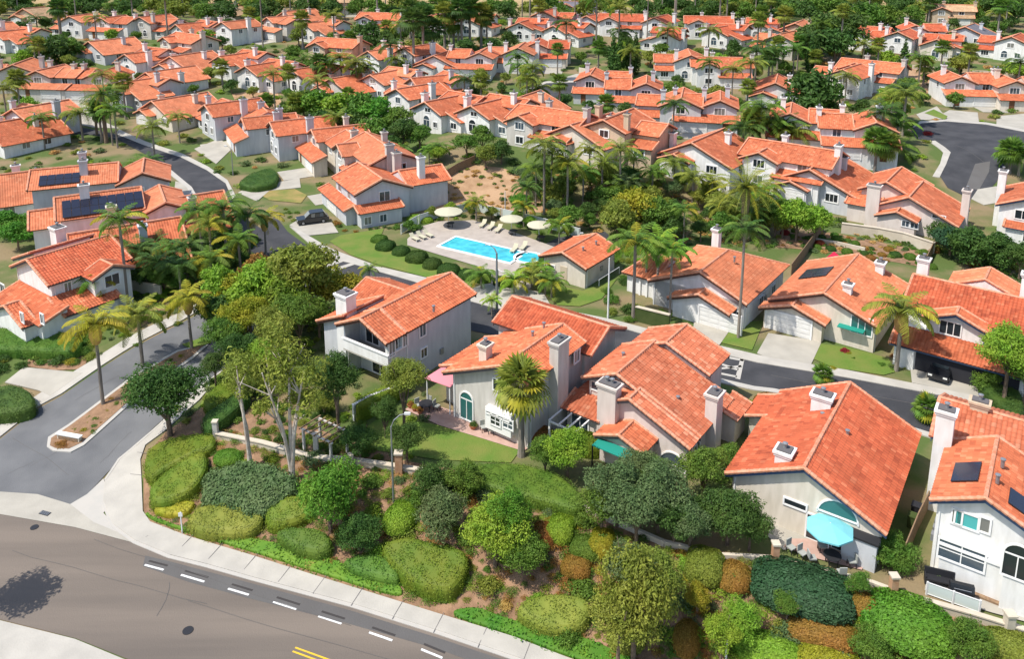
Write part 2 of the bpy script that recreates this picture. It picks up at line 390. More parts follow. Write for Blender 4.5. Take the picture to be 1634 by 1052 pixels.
drape('asphalt_patch', [(1541,300),(1556,262),(1580,258),(1578,275),(1562,304)], 'asphalt_patch', .085, block=False)
drape('parking_pad', [(846,402),(890,380),(965,370),(975,378),(930,400),(885,408)], 'asphalt_dark', .07)
# sealed strip, bike dashes, yellow line on the main road
drape('seal_strip', [(232,888),(270,897),(400,932),(560,976),(700,1020),(830,1064),(815,1080),(700,1038),(560,998),(400,957),(300,930),(228,905)], 'asphalt_patch', .048, 3.0, block=False)
gr = 'painted dashes along the near kerb of the main road'
A = G(231,903); B = G(706,1052); T = (B-A); T.z = 0; T.normalize(); Nn = Vector((-T.y, T.x, 0))
pp = [(231,903,261,911),(289,919,326,930),(364,941,397,951),(436,962,473,974),(508,985,545,997),(589,1011,626,1024),(672,1038,706,1052)]
for i, (a, b, c, d_) in enumerate(pp):
    p, q = G(a, b), G(c, d_)
    for nm, off, mt in (('road_marking', 0, 'paint_white'), ('tar_mark', .42, 'seal')):
        w2 = .08
        o = drape(nm, [tuple((p+Nn*(off-w2))[:2]), tuple((q+Nn*(off-w2))[:2]), tuple((q+Nn*(off+w2))[:2]), tuple((p+Nn*(off+w2))[:2])], mt, .056, 5, px=False, block=False)
for off in (0, .3):
    p, q = G(472,1034), G(560,1066)
    drape('yellow_line', [tuple((p-Nn*off)[:2]), tuple((q-Nn*off)[:2]), tuple((q-Nn*(off+.12))[:2]), tuple((p-Nn*(off+.12))[:2])], 'paint_yellow', .056, 5, px=False, block=False)
# cross gutter and concrete at the mouth of the entry road
drape('cross_gutter', [(-80,775),(0,786),(60,790),(112,806),(150,835),(215,862),(218,869),(120,843),(0,822),(-260,775)], 'concrete', .062)
drape('kerb_ramp', [(139,790),(165,765),(180,800),(165,820),(190,845),(215,862),(150,835),(112,806)], 'curb', .06)
# sidewalk that rounds the corner
SW = [(165,800),(168,765),(190,733),(250,682),(305,635),(321,618),(332,624),(318,640),(262,690),(232,712),(224,735),(226,770),(228,818),(240,835),(300,858),(400,888),(500,920),(600,951),(700,982),(820,1019),(905,1052),(1060,1105),(1250,1170),(1250,1197),(1000,1109),(830,1053),(700,1009),(560,965),(400,922),(330,902),(270,887),(215,864),(180,838)]
drape('sidewalk', SW, 'concrete_walk', .13, edge=.2)
band('kerb', [(165,803),(180,841),(215,867),(270,890),(330,905),(400,925),(560,968),(700,1012),(830,1056),(1000,1112)], .28, 'curb', .09, edge=.1)
band('kerb', [(168,768),(190,735),(250,684),(321,618),(360,590)], .2, 'curb', .15, edge=.2)
# joints across the sidewalk
for px_, py_ in [(212,800),(216,760),(225,725),(250,850),(300,866),(345,882),(400,900),(455,918),(510,936),(570,955),(635,976),(700,997),(770,1020),(840,1045)]:
    p = G(px_, py_); tt = T if px_ > 235 else Vector((.25,.97,0)).normalized(); nn = Vector((-tt.y, tt.x, 0))
    if px_ == 250: tt = Vector((.75,-.66,0)); nn = Vector((-tt.y, tt.x, 0))
    a, b = p-nn*.85, p+nn*.85
    drape('sidewalk_joint', [tuple((a-tt*.02)[:2]), tuple((a+tt*.02)[:2]), tuple((b+tt*.02)[:2]), tuple((b-tt*.02)[:2])], 'fascia_grey', .134, 5, px=False, block=False)
drape('near_sidewalk', [(-360,900),(-200,945),(0,993),(120,1023),(200,1056),(400,1118),(600,1185),(500,1190),(200,1100),(0,1090),(-200,1000)], 'concrete_walk', .13, edge=.2)
# left sidewalk of entry road, driveway
drape('left_sidewalk', [(-60,722),(0,678),(48,640),(98,607),(150,575),(205,540),(270,508),(330,478),(336,486),(283,517),(213,553),(164,584),(98,630),(59,651),(0,699),(-60,735)], 'concrete_walk', .13, edge=.18)
drape('driveway', [(8,612),(38,588),(90,593),(132,597),(80,634),(62,625)], 'concrete', .14, edge=.1)
drape('street_sidewalk', [(462,362),(475,367),(528,398),(565,412),(606,427),(683,445),(755,462),(770,455),(800,452),(868,470),(880,492),(980,512),(1040,528),(1100,543),(1130,549),(1230,573),(1350,592),(1588,640),(1640,652),(1800,683),(1800,690),(1634,660),(1587,649),(1350,604),(1208,580),(1100,554),(1040,539),(980,521),(930,513),(860,504),(790,493),(740,479),(662,451),(606,435),(559,421),(518,411)], 'concrete_walk', .13, edge=.15)
drape('street_kerb', [(1121,599),(1203,618),(1237,622),(1350,650),(1499,697),(1634,735),(1800,775),(1800,785),(1634,743),(1499,705),(1350,657),(1237,628),(1203,624),(1121,606)], 'curb', .12, edge=.15)
drape('upper_kerb', [(190,207),(232,226),(292,246),(333,267),(363,288),(376,313),(371,318),(360,293),(330,272),(290,252),(230,232),(185,214)], 'concrete_walk', .12, edge=.12)
drape('upper_kerb', [(306,299),(313,311),(320,330),(313,331),(305,312),(298,300),(255,266),(262,262)], 'curb', .12, edge=.12)
drape('cul_kerb', [(1448,208),(1468,194),(1510,191),(1574,196),(1640,208),(1640,212),(1574,199),(1510,194),(1471,197),(1453,206)], 'concrete_walk', .12, edge=.12)
drape('cul_kerb', [(1482,226),(1505,244),(1500,262),(1488,282),(1499,284),(1510,262),(1517,244),(1492,225)], 'concrete_walk', .12, edge=.12)
drape('small_kerb', [(826,149),(870,130),(938,128),(935,131),(872,133),(830,151)], 'concrete_walk', .12, edge=.12)
# driveways
for q in ([(1108,510),(1128,490),(1180,506),(1148,552),(1104,543)], [(1226,533),(1300,545),(1310,549),(1290,592),(1258,588),(1208,565)], [(1452,585),(1466,572),(1560,595),(1586,640),(1545,632),(1455,612)], [(462,360),(482,348),(530,356),(540,372),(490,377)],
          [(395,300),(440,292),(478,285),(480,300),(430,305),(410,322),(380,308)], [(1355,250),(1340,262),(1375,270),(1390,262)], [(1550,318),(1560,303),(1590,298),(1603,322),(1570,328)],
          [(88,172),(110,158),(140,170),(146,186),(190,205),(150,204),(85,190)], [(310,238),(350,222),(372,236),(345,262)], [(280,290),(300,295),(312,325),(278,306)], [(1504,182),(1515,176),(1560,180),(1562,195),(1512,192)], [(1590,186),(1634,182),(1660,190),(1660,210),(1590,200)], [(1462,183),(1495,170),(1512,190),(1470,192)], [(893,126),(920,118),(945,122),(935,130),(895,130)], [(1125,549),(1205,567),(1225,572),(1220,577),(1130,556)]):
    drape('driveway', q, 'concrete', .115, edge=.08)
# gutter crossing stripes
for q in ([(512,425),(552,412),(558,415),(516,430)], [(517,434),(566,419),(573,421),(522,438)]): drape('crossing_gutter', q, 'concrete_walk', .10, block=False)
# painted letters / stripes box on the street
for q in ([(1150,567),(1156,569),(1146,603),(1138,601)], [(1182,571),(1188,573),(1181,607),(1173,605)], [(1157,569),(1187,575),(1186,578),(1156,572)], [(1152,581),(1179,590),(1177,593),(1151,584)], [(1182,584),(1184,587),(1150,591),(1149,588)],
          [(1146,595),(1176,601),(1175,604),(1145,598)]):
    drape('road_marking', q, 'curb', .075, 5, block=False)
# ---- lawns and planting ground ----
drape('lawn', [(526,386),(544,376),(613,365),(606,381),(640,400),(770,437),(752,459),(683,444),(606,424),(560,408)], 'lawn', .09, block=True)
drape('lawn', [(870,470),(880,455),(930,465),(960,455),(985,445),(960,478),(925,490),(890,488)], 'lawn', .09, block=False)
drape('lawn', [(640,668),(700,680),(830,720),(815,740),(700,735),(600,720),(560,700),(600,672)], 'lawn', .07)
drape('lawn', [(1293,572),(1310,550),(1350,555),(1418,573),(1428,595),(1410,600),(1330,588)], 'lawn', .09)
drape('lawn', [(1150,548),(1172,520),(1195,515),(1220,512),(1200,560)], 'lawn', .09)
drape('lawn', [(407,306),(470,302),(490,312),(480,325),(430,320)], 'lawn_dry', .09)
drape('lawn', [(1475,181),(1490,175),(1512,186),(1508,192)], 'lawn', .14, block=False)
drape('lawn', [(340,605),(395,560),(402,575),(380,600),(335,648),(318,650)], 'lawn', .09, block=False)
drape('lawn', [(290,552),(325,540),(338,548),(312,562)], 'lawn', .16, block=False)
drape('patio', [(646,655),(672,640),(745,665),(850,712),(835,722),(700,680)], 'paver_pink', .10)
drape('patio', [(1260,862),(1300,862),(1385,892),(1375,912),(1300,893),(1250,875)], 'paver_pink', .10)
drape('patio', [(1480,915),(1492,895),(1634,945),(1700,970),(1690,1010),(1580,980),(1475,945)], 'concrete', .12)
drape('patio', [(1225,858),(1240,795),(1290,810),(1290,870),(1250,880)], 'concrete', .09)
drape('pool_deck', [(650,382),(672,362),(700,354),(755,352),(800,364),(850,382),(885,395),(870,410),(885,425),(865,440),(830,478),(782,455),(795,440),(760,425),(650,392)], 'deck', .08)
drape('dirt_bank', [(690,345),(700,275),(745,262),(800,268),(850,285),(870,340),(760,332)], 'dirt', .05, block=False)
drape('dirt_bank', [(370,150),(440,140),(450,165),(420,178),(380,170)], 'dirt', .06, block=False)
drape('dirt_bank', [(1450,110),(1560,115),(1634,128),(1634,150),(1560,140),(1470,150),(1445,130)], 'dirt', .06, block=False)
drape('dirt_bank', [(1240,372),(1330,372),(1480,402),(1490,430),(1380,410),(1300,400),(1240,395)], 'mulch', .05, block=False)
drape('dirt_bank', [(45,575),(60,560),(140,570),(135,590),(90,592),(42,586)], 'mulch', .07, block=False)
drape('dirt_bank', [(205,500),(255,470),(270,495),(215,530),(190,525)], 'mulch', .07, block=False)
drape('planting_bed', [(229,735),(262,692),(340,640),(520,690),(640,735),(840,770),(1060,868),(1230,892),(1480,962),(1700,1040),(1700,1200),(1250,1168),(905,1052),(820,1018),(700,981),(500,919),(400,887),(300,857),(240,834),(229,815)], 'mulch', .03, 1.0, block=False)
# ---- entry median ----
MED = [(75,715),(77,700),(110,679),(205,607),(283,561),(334,551),(308,574),(203,651),(134,713),(113,724),(85,722)]
drape('median_kerb', MED, 'curb', .15, edge=.2)
drape('median_bed', [(80,714),(82,702),(112,682),(206,611),(284,564),(326,553),(306,571),(200,648),(131,709),(110,719),(88,718)], 'mulch', .18, block=False)
# ---- swimming pool ----
PW = [G(697,393), G(728,380), G(838,405), G(805,425)]
PX, PY = (PW[2]-PW[1]), (PW[0]-PW[1])
pr = empty('swimming_pool', PW[1]); pr.rotation_euler.z = math.atan2(PX.y, PX.x)
L_, W_ = PX.length, PY.length
b = MB()
b.box(-.35, L_+.35, .0, .35, .02, .2, 'trim').box(-.35, L_+.35, -W_-.35, -W_, .02, .2, 'trim').box(-.35, 0, -W_, 0, .02, .2, 'trim').box(L_, L_+.35, -W_, -1.2, .02, .2, 'trim')
b.build('coping', pr)
b = MB(); b.box(0, L_, -W_, 0, .03, .13, 'water'); b.build('water', pr)
b = MB(); b.lathe([(1.7,.13),(1.7,.13),(0.01,.13)], 'water', 20, (L_+1.2,-1.2,0)); b.build('spa_water', pr)
b = MB(); b.lathe([(1.7,.02),(1.7,.2),(2.05,.2),(2.05,.02)], 'trim', 20, (L_+1.2,-1.2,0)); b.build('spa_rim', pr)
b = MB(); b.box(.02,L_-.02,-.06,0,.1,.17,'pool_tile'); b.box(0,.06,-W_,-.06,.1,.17,'pool_tile'); b.build('tile_band', pr)
tag(pr, 'turquoise rectangular swimming pool with rounded spa end beside the pool house', 'swimming pool')
# ================= house kit =================
class House:
    """a house in its own frame: local -y is the side that faces the camera for the rows along the main road"""
    def __init__(s, name, loc, rotdeg, tile='tile_orange', wall='stucco_cream', near=True, fascia='fascia_brown', mirror=False):
        s.root = empty(name, loc, R(rotdeg)); s.rot = R(rotdeg); s.loc = Vector(loc); s.tile = tile; s.wall = wall; s.near = near; s.fascia = fascia
        s.mir = mirror; s.parts = []; s.c, s.s = math.cos(s.rot), math.sin(s.rot)
    def L(s, W):
        d = Vector(W)-s.loc; return Vector((d.x*s.c+d.y*s.s, -d.x*s.s+d.y*s.c, d.z))
    def px(s, px_, py_, z): return s.L(P(px_, py_, s.loc.z+z))      # photo pixel at height z above the house floor -> local
    def onwall(s, px_, py_, side, val):
        """photo pixel -> local point on the plane y=val ('y') or x=val ('x')"""
        d = Vector(ray(px_, py_)); o = s.L((0, 0, CAMH)); dl = Vector((d.x*s.c+d.y*s.s, -d.x*s.s+d.y*s.c, d.z))
        t = (val-o[1])/dl.y if side == 'y' else (val-o[0])/dl.x
        return o+dl*t
    def part(s, o, sub=None):
        s.parts.append([o, []] if sub is None else o); return o
    def _done(s, mb, name, parent=None, smooth=False):
        if s.mir:
            mb.v = [(-a, b, c) for a, b, c in mb.v]; mb.f = [f[::-1] for f in mb.f]
        o = mb.build(name, parent if parent is not None else s.root, smooth=smooth)
        if parent is None: s.parts.append([o, []])
        else:
            for k in s.parts:
                if k[0] is parent: k[1].append(o)
        return o
    def block(s, x0, x1, y0, y1, he, p=.42, axis='y', xr=None, kind='g', oh=(.5,.5,.5,.5), base=-2.5, hip=(0,0), wall=None, high='y1', roof=True, walls=True, fascia=True, tile=None):
        """kind g gable, h hip, s shed. oh = overhang (x0,x1,y0,y1). returns ridge height"""
        wl = wall or s.wall; tile = tile or s.tile
        mb = MB()
        if kind == 'g':
            if axis == 'y':
                xr = (x0+x1)/2 if xr is None else xr; hr = he+p*(xr-x0); he2 = hr-p*(x1-xr)
                prof = [(x0,he),(xr,hr),(x1,he2)]
                ya, yb = y0+max(0,hip[0]-oh[2]), y1-max(0,hip[1]-oh[3])
                if walls:
                    if yb > ya: mb.prism([(x0,ya,base),(x1,ya,base),(x1,ya,he2-.02),(xr,ya,hr-.02),(x0,ya,he-.02)], (0,yb-ya,0), wl)
                    if ya > y0 or yb < y1: mb.box(x0+.003, x1-.003, y0, y1, base, min(he,he2)-.03, wl)
            else:
                yr = (y0+y1)/2 if xr is None else xr; hr = he+p*(yr-y0); he2 = hr-p*(y1-yr)
                xa, xb = x0+max(0,hip[0]-oh[0]), x1-max(0,hip[1]-oh[1])
                if walls:
                    if xb > xa: mb.prism([(xa,y0,base),(xa,y1,base),(xa,y1,he2-.02),(xa,yr,hr-.02),(xa,y0,he-.02)], (xb-xa,0,0), wl)
                    if xa > x0 or xb < x1: mb.box(x0, x1, y0+.003, y1-.003, base, min(he,he2)-.03, wl)
        elif kind == 's':
            d = (y1-y0) if high in ('y1','y0') else (x1-x0); hr = he+p*d
            if walls:
                if high == 'y1': mb.prism([(x0,y0,base),(x0,y1,base),(x0,y1,hr-.02),(x0,y0,he-.02)], (x1-x0,0,0), wl)
                elif high == 'y0': mb.prism([(x0,y0,base),(x0,y1,base),(x0,y1,he-.02),(x0,y0,hr-.02)], (x1-x0,0,0), wl)
                elif high == 'x1': mb.prism([(x0,y0,base),(x1,y0,base),(x1,y0,hr-.02),(x0,y0,he-.02)], (0,y1-y0,0), wl)
                else: mb.prism([(x0,y0,base),(x1,y0,base),(x1,y0,he-.02),(x0,y0,hr-.02)], (0,y1-y0,0), wl)
        if walls and mb.v: s._done(mb, 'wall')
        if walls and s.near and kind == 'g' and axis == 'y' and y1-y0 > 5:
            q = MB(); q.box(x0+.12,x0+.22,y0-.09,y0-.003,-.3,he-.15,'metal_white'); s._done(q, 'downpipe'); q = MB(); q.box(x1+.003,x1+.09,y0+.3,y0+.4,-.3,he2-.15,'metal_white'); s._done(q, 'downpipe')
            q = MB(); q.box(x1+.003,x1+.16,(y0+y1)/2,(y0+y1)/2+.5,1.1,1.7,'metal_grey'); s._done(q, 'meter_box')
        if not roof: return hr
        o0, o1, o2, o3 = oh
        if kind == 'g' and axis == 'y':
            A = (x0-o0, y1+o3); B = (x0-o0, y0-o2)
            s.plane([(x0-o0,y1+o3,he-p*o0),(x0-o0,y0-o2,he-p*o0)], [(xr,y1+o3-hip[1],hr),(xr,y0-o2+hip[0],hr)], tile)
            s.plane([(x1+o1,y0-o2,he2-p*o1),(x1+o1,y1+o3,he2-p*o1)], [(xr,y0-o2+hip[0],hr),(xr,y1+o3-hip[1],hr)], tile)
            if hip[0]: s.plane([(x0-o0,y0-o2,he-p*o0),(x1+o1,y0-o2,he2-p*o1)], [(xr,y0-o2+hip[0],hr)]*2, tile)
            if hip[1]: s.plane([(x1+o1,y1+o3,he2-p*o1),(x0-o0,y1+o3,he-p*o0)], [(xr,y1+o3-hip[1],hr)]*2, tile)
            s.caps([(xr,y0-o2+hip[0],hr+.1),(xr,y1+o3-hip[1],hr+.1)])
            for hh, yy in ((hip[0], y0-o2), (hip[1], y1+o3)):
                sg = 1 if yy == y0-o2 else -1
                s.caps([(x0-o0,yy,he-p*o0+.06),(xr,yy+sg*hh,hr+.1)], rake=not hh); s.caps([(x1+o1,yy,he2-p*o1+.06),(xr,yy+sg*hh,hr+.1)], rake=not hh)
                if not hh and fascia:
                    b = MB(); e = .03
                    for (xa, za) in ((x0-o0, he-p*o0), (x1+o1, he2-p*o1)):
                        b.prism([(xa,yy+sg*e,za-.32),(xr,yy+sg*e,hr-.32),(xr,yy+sg*e,hr-.05),(xa,yy+sg*e,za-.05)], (0,sg*.06,0), s.fascia)
                    s._done(b, 'fascia')
        elif kind == 'g':
            s.plane([(x0-o0,y0-o2,he-p*o2),(x1+o1,y0-o2,he-p*o2)], [(x0-o0+hip[0],yr,hr),(x1+o1-hip[1],yr,hr)], tile)
            s.plane([(x1+o1,y1+o3,he2-p*o3),(x0-o0,y1+o3,he2-p*o3)], [(x1+o1-hip[1],yr,hr),(x0-o0+hip[0],yr,hr)], tile)
            if hip[0]: s.plane([(x0-o0,y1+o3,he2-p*o3),(x0-o0,y0-o2,he-p*o2)], [(x0-o0+hip[0],yr,hr)]*2, tile)
            if hip[1]: s.plane([(x1+o1,y0-o2,he-p*o2),(x1+o1,y1+o3,he2-p*o3)], [(x1+o1-hip[1],yr,hr)]*2, tile)
            s.caps([(x0-o0+hip[0],yr,hr+.1),(x1+o1-hip[1],yr,hr+.1)])
            for hh, xx in ((hip[0], x0-o0), (hip[1], x1+o1)):
                sg = 1 if xx == x0-o0 else -1
                s.caps([(xx,y0-o2,he-p*o2+.06),(xx+sg*hh,yr,hr+.1)], rake=not hh); s.caps([(xx,y1+o3,he2-p*o3+.06),(xx+sg*hh,yr,hr+.1)], rake=not hh)
                if not hh and fascia:
                    b = MB(); e = .03
                    for (ya, za) in ((y0-o2, he-p*o2), (y1+o3, he2-p*o3)):
                        b.prism([(xx+sg*e,ya,za-.32),(xx+sg*e,yr,hr-.32),(xx+sg*e,yr,hr-.05),(xx+sg*e,ya,za-.05)], (sg*.06,0,0), s.fascia)
                    s._done(b, 'fascia')
        else:
            if high == 'y1': lo = [(x0-o0,y0-o2,he-p*o2),(x1+o1,y0-o2,he-p*o2)]; hi = [(x0-o0,y1+o3,hr+p*o3),(x1+o1,y1+o3,hr+p*o3)]
            elif high == 'y0': lo = [(x1+o1,y1+o3,he-p*o3),(x0-o0,y1+o3,he-p*o3)]; hi = [(x1+o1,y0-o2,hr+p*o2),(x0-o0,y0-o2,hr+p*o2)]
            elif high == 'x1': lo = [(x0-o0,y1+o3,he-p*o0),(x0-o0,y0-o2,he-p*o0)]; hi = [(x1+o1,y1+o3,hr+p*o1),(x1+o1,y0-o2,hr+p*o1)]
            else: lo = [(x1+o1,y0-o2,he-p*o1),(x1+o1,y1+o3,he-p*o1)]; hi = [(x0-o0,y0-o2,hr+p*o0),(x0-o0,y1+o3,hr+p*o0)]
            s.plane(lo, hi, tile)
            for a, c in zip(lo, hi): s.caps([(a[0],a[1],a[2]+.06),(c[0],c[1],c[2]+.06)], rake=True)
        return hr
    def plane(s, lo, hi, tile):
        """roof plane: lo = eave corners left-to-right seen from outside below, hi = ridge corners above them"""
        a, b = Vector(lo[0]), Vector(lo[1]); c, d = Vector(hi[0]), Vector(hi[1])
        U = (b-a); L = U.length; U.normalize(); N = U.cross(c-a)
        if N.length < 1e-3: return
        N.normalize()
        if N.z < 0: N = -N
        V = N.cross(U)
        S = (c-a).dot(V); ua = (c-a).dot(U); ub = (d-a).dot(U)
        def X(u, v, h=0): return a+U*u+V*v+N*h
        pts = [X(0,0), X(L,0), X(ub,S), X(ua,S)]
        if abs(ub-ua) < .01: pts = pts[:3]
        mb = MB(); th = .16
        m = s.tile+'_far' if not s.near else 'fascia_brown'
        if tile != s.tile: m = tile+'_far' if not s.near else m
        mb.prism([p-N*th for p in pts], N*th, m, s.fascia)
        o = s._done(mb, 'roof')
        if not s.near:
            uvl = o.data.uv_layers.new(name='UVMap')
            for lp in o.data.loops:
                co = Vector(o.data.vertices[lp.vertex_index].co)
                if s.mir: co.x = -co.x
                uvl.data[lp.index].uv = ((co-a).dot(U), (co-a).dot(V))
            return o
        p_ = .33; crs = .42; nu = max(4, int(round(L/p_))*6)+1; nv = max(1, int(math.ceil(S/crs)))
        us = np.linspace(0, L, nu); ph = (np.arange(nu) % 6)/6.0; hh = np.abs(np.sin(np.pi*ph))**.9*.075
        V3 = []; UV = []
        A_ = np.array(a); U_ = np.array(U); Vv = np.array(V); N_ = np.array(N); cnt = 0
        for k in range(nv):
            for v, lift in ((k*crs, .022), (min(S, (k+1)*crs+.001), .0)):
                lo_u = ua*v/S; hi_u = L+(ub-L)*v/S
                uu = np.clip(us, min(lo_u, hi_u), max(lo_u, hi_u))
                jit = np.array([((i//6*7919+k*104729) % 97)/97.0*.008 for i in range(nu)])
                V3.append(A_+uu[:,None]*U_+v*Vv+(.035+hh+lift+jit)[:,None]*N_); UV.append(np.stack([uu, np.full(nu, k*crs+.1)], 1)); cnt += 1
        V3 = np.concatenate(V3); UV = np.concatenate(UV)
        I = np.arange((cnt-1)*(nu-1)); i = I % (nu-1); j = I//(nu-1); q = j*nu+i
        F = np.stack([q, q+1, q+nu+1, q+nu], 1)
        if s.mir: V3[:,0] *= -1; F = F[:, ::-1]
        me = npmesh('roof_tiles', V3, F, [tile], UV); t = link('roof_tiles', me, o); t['kind'] = 'stuff'
        s.parts[-1][1].append(t); return o
    def caps(s, pts, rake=False):
        b = MB(); a, c = Vector(pts[0]), Vector(pts[1]); L = (c-a).length
        if L < .2: return
        r = .15 if s.near else .16
        if s.near:
            n = max(2, int(L/.45)); d = (c-a)/n
            for i in range(n): b.tube([a+d*i, a+d*(i+1.08)], [r*1.08, r*.86], 'cap', 6)
        else: b.tube([a, c], r, 'cap', 5)
        s._done(b, 'ridge_cap' if not rake else 'verge_tiles')
    def window(s, side, val, u, z, w, h, out=-1, kind='rect', cols=2, rows=1, glass='glass', trim='trim', t=.12):
        """window centred at u along the wall, z = bottom. out = sign of the outward normal"""
        def X(u_, z_, d): return (u_, val+out*d, z_) if side == 'y' else (val+out*d, u_, z_)
        def bar(mb, u0, u1, z0, z1, d0, d1, m):
            if side == 'y': mb.box(u0, u1, min(val+out*d0, val+out*d1), max(val+out*d0, val+out*d1), z0, z1, m)
            else: mb.box(min(val+out*d0, val+out*d1), max(val+out*d0, val+out*d1), u0, u1, z0, z1, m)
        fr = MB(); a, c = u-w/2, u+w/2; zt = z+h
        if kind == 'rect':
            for (p, q, r_, s_) in ((a-t,c+t,z-t,z),(a-t,c+t,zt,zt+t),(a-t,a,z,zt),(c,c+t,z,zt)): bar(fr, p, q, r_, s_, 0, .09, trim)
            for i in range(1, cols): x = a+w*i/cols; bar(fr, x-.035, x+.035, z, zt, .0, .06, trim)
            for i in range(1, rows): zz = z+h*i/rows; bar(fr, a, c, zz-.03, zz+.03, .0, .055, trim)
            wnd = s._done(fr, 'window'); pn = MB(); bar(pn, a, c, z, zt, .0, .03, glass); s._done(pn, 'pane', wnd)
        else:   # arched top
            n = 12; r = w/2; zc = zt-r
            ring = []
            for i in range(n+1):
                an = math.pi*i/n; ring.append((u+math.cos(an)*r, zc+math.sin(an)*r, u+math.cos(an)*(r+t), zc+math.sin(an)*(r+t)))
            for i in range(n):
                p, q = ring[i], ring[i+1]
                fr.prism([X(p[0],p[1],0), X(p[2],p[3],0), X(q[2],q[3],0), X(q[0],q[1],0)], Vector(X(0,0,.09))-Vector(X(0,0,0)), trim)
            if z < zc-.05:
                bar(fr, a-t, a, z, zc, 0, .09, trim); bar(fr, c, c+t, z, zc, 0, .09, trim); bar(fr, a, c, zc-.05, zc+.05, 0, .06, trim)
            bar(fr, a-t, c+t, z-t, z, 0, .09, trim)
            for i in range(1, cols): x = a+w*i/cols; bar(fr, x-.035, x+.035, z, zc, 0, .06, trim)
            wnd = s._done(fr, 'window'); pn = MB()
            pn.prism([X(a,z,0), X(c,z,0)]+[X(p[0],p[1],0) for p in ring], Vector(X(0,0,.03))-Vector(X(0,0,0)), glass)
            s._done(pn, 'pane', wnd)
        return wnd
    def winpx(s, side, val, px_, py_, w, h, out=-1, **k):
        p = s.onwall(px_, py_, side, val); return s.window(side, val, p.x if side == 'y' else p.y, p.z-h/2, w, h, out, **k)
    def garage(s, side, val, u, w=4.9, h=2.2, out=-1, m='door_white', z=0.0):
        def bar(mb, u0, u1, z0, z1, d0, d1, mm):
            if side == 'y': mb.box(u0, u1, min(val+out*d0, val+out*d1), max(val+out*d0, val+out*d1), z0, z1, mm)
            else: mb.box(min(val+out*d0, val+out*d1), max(val+out*d0, val+out*d1), u0, u1, z0, z1, mm)
        a, c = u-w/2, u+w/2; f = MB()
        bar(f, a-.15, a, z, z+h+.15, 0, .12, 'trim'); bar(f, c, c+.15, z, z+h+.15, 0, .12, 'trim'); bar(f, a, c, z+h, z+h+.15, 0, .12, 'trim')
        g = s._done(f, 'garage_door')
        for i in range(4):
            pm = MB(); bar(pm, a, c, z+h*i/4+.015, z+h*(i+1)/4-.015, .0, .05, m)
            for j in range(4): bar(pm, a+w*j/4+.12, a+w*(j+1)/4-.12, z+h*i/4+.1, z+h*(i+1)/4-.1, .05, .07, m)
            s._done(pm, 'door_panel', g)
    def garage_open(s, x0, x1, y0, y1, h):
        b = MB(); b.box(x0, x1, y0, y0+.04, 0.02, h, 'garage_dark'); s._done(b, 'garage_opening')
    def door(s, side, val, u, w=1.0, h=2.1, out=-1, m='door_wood', z=0):
        b = MB()
        if side == 'y': b.box(u-w/2, u+w/2, min(val, val+out*.06), max(val, val+out*.06), z, z+h, m)
        else: b.box(min(val, val+out*.06), max(val, val+out*.06), u-w/2, u+w/2, z, z+h, m)
        s._done(b, 'door')
    def chimney(s, x, y, z0, z1, wx=1.1, wy=.8, m=None, flare=True, pots=1):
        m = m or s.wall; b = MB(); b.box(x-wx/2, x+wx/2, y-wy/2, y+wy/2, z0, z1-.5, m)
        ch = s._done(b, 'chimney'); c = MB()
        c.box(x-wx/2-.08, x+wx/2+.08, y-wy/2-.08, y+wy/2+.08, z1-.5, z1-.3, m); c.box(x-wx/2-.16, x+wx/2+.16, y-wy/2-.16, y+wy/2+.16, z1-.3, z1-.12, m)
        c.box(x-wx/2+.05, x+wx/2-.05, y-wy/2+.05, y+wy/2-.05, z1-.12, z1, 'fascia_grey')
        s._done(c, 'chimney_cap', ch)
        for i in range(pots):
            q = MB(); q.lathe([(.13,z1-.1),(.13,z1+.3),(.2,z1+.32),(.2,z1+.4),(.0,z1+.48)], 'metal_grey', 8, (x+(i-(pots-1)/2)*.5, y, 0)); s._done(q, 'flue', ch)
    def vent(s, x, y, z, r=.12):
        b = MB(); b.lathe([(r,z-.3),(r,z+.25),(r*1.5,z+.27),(r*1.5,z+.35),(0,z+.4)], 'metal_grey', 8, (x,y,0)); s._done(b, 'roof_vent')
    def solar(s, a, U, V, nu, nv, gap=.04, w=1.0, h=1.7, name='solar_panel'):
        """array on a roof: a corner, U,V unit vectors"""
        a, U, V = Vector(a), Vector(U).normalized(), Vector(V).normalized(); N = U.cross(V)
        for i in range(nu):
            for j in range(nv):
                o = a+U*(i*(w+gap))+V*(j*(h+gap)); b = MB(); b.prism([o, o+U*w, o+U*w+V*h, o+V*h], N*.05, 'solar_frame')
                e = .03; q = o+N*.052
                b.prism([q+U*e+V*e, q+U*(w-e)+V*e, q+U*(w-e)+V*(h-e), q+U*e+V*(h-e)], N*.004, 'solar'); s._done(b, name)
    def foot(s, *rects):
        for x0, x1, y0, y1 in rects:
            FOOT.append([((s.loc.x+x*s.c-y*s.s), (s.loc.y+x*s.s+y*s.c)) for x, y in ((x0,y0),(x1,y0),(x1,y1),(x0,y1))])
    def piece(s, mb, name): return s._done(mb, name)
    def tag(s, label, group=None): tag(s.root, label, 'house', group)
# ================= the near houses =================
GRP = 'houses with orange tiled roofs'
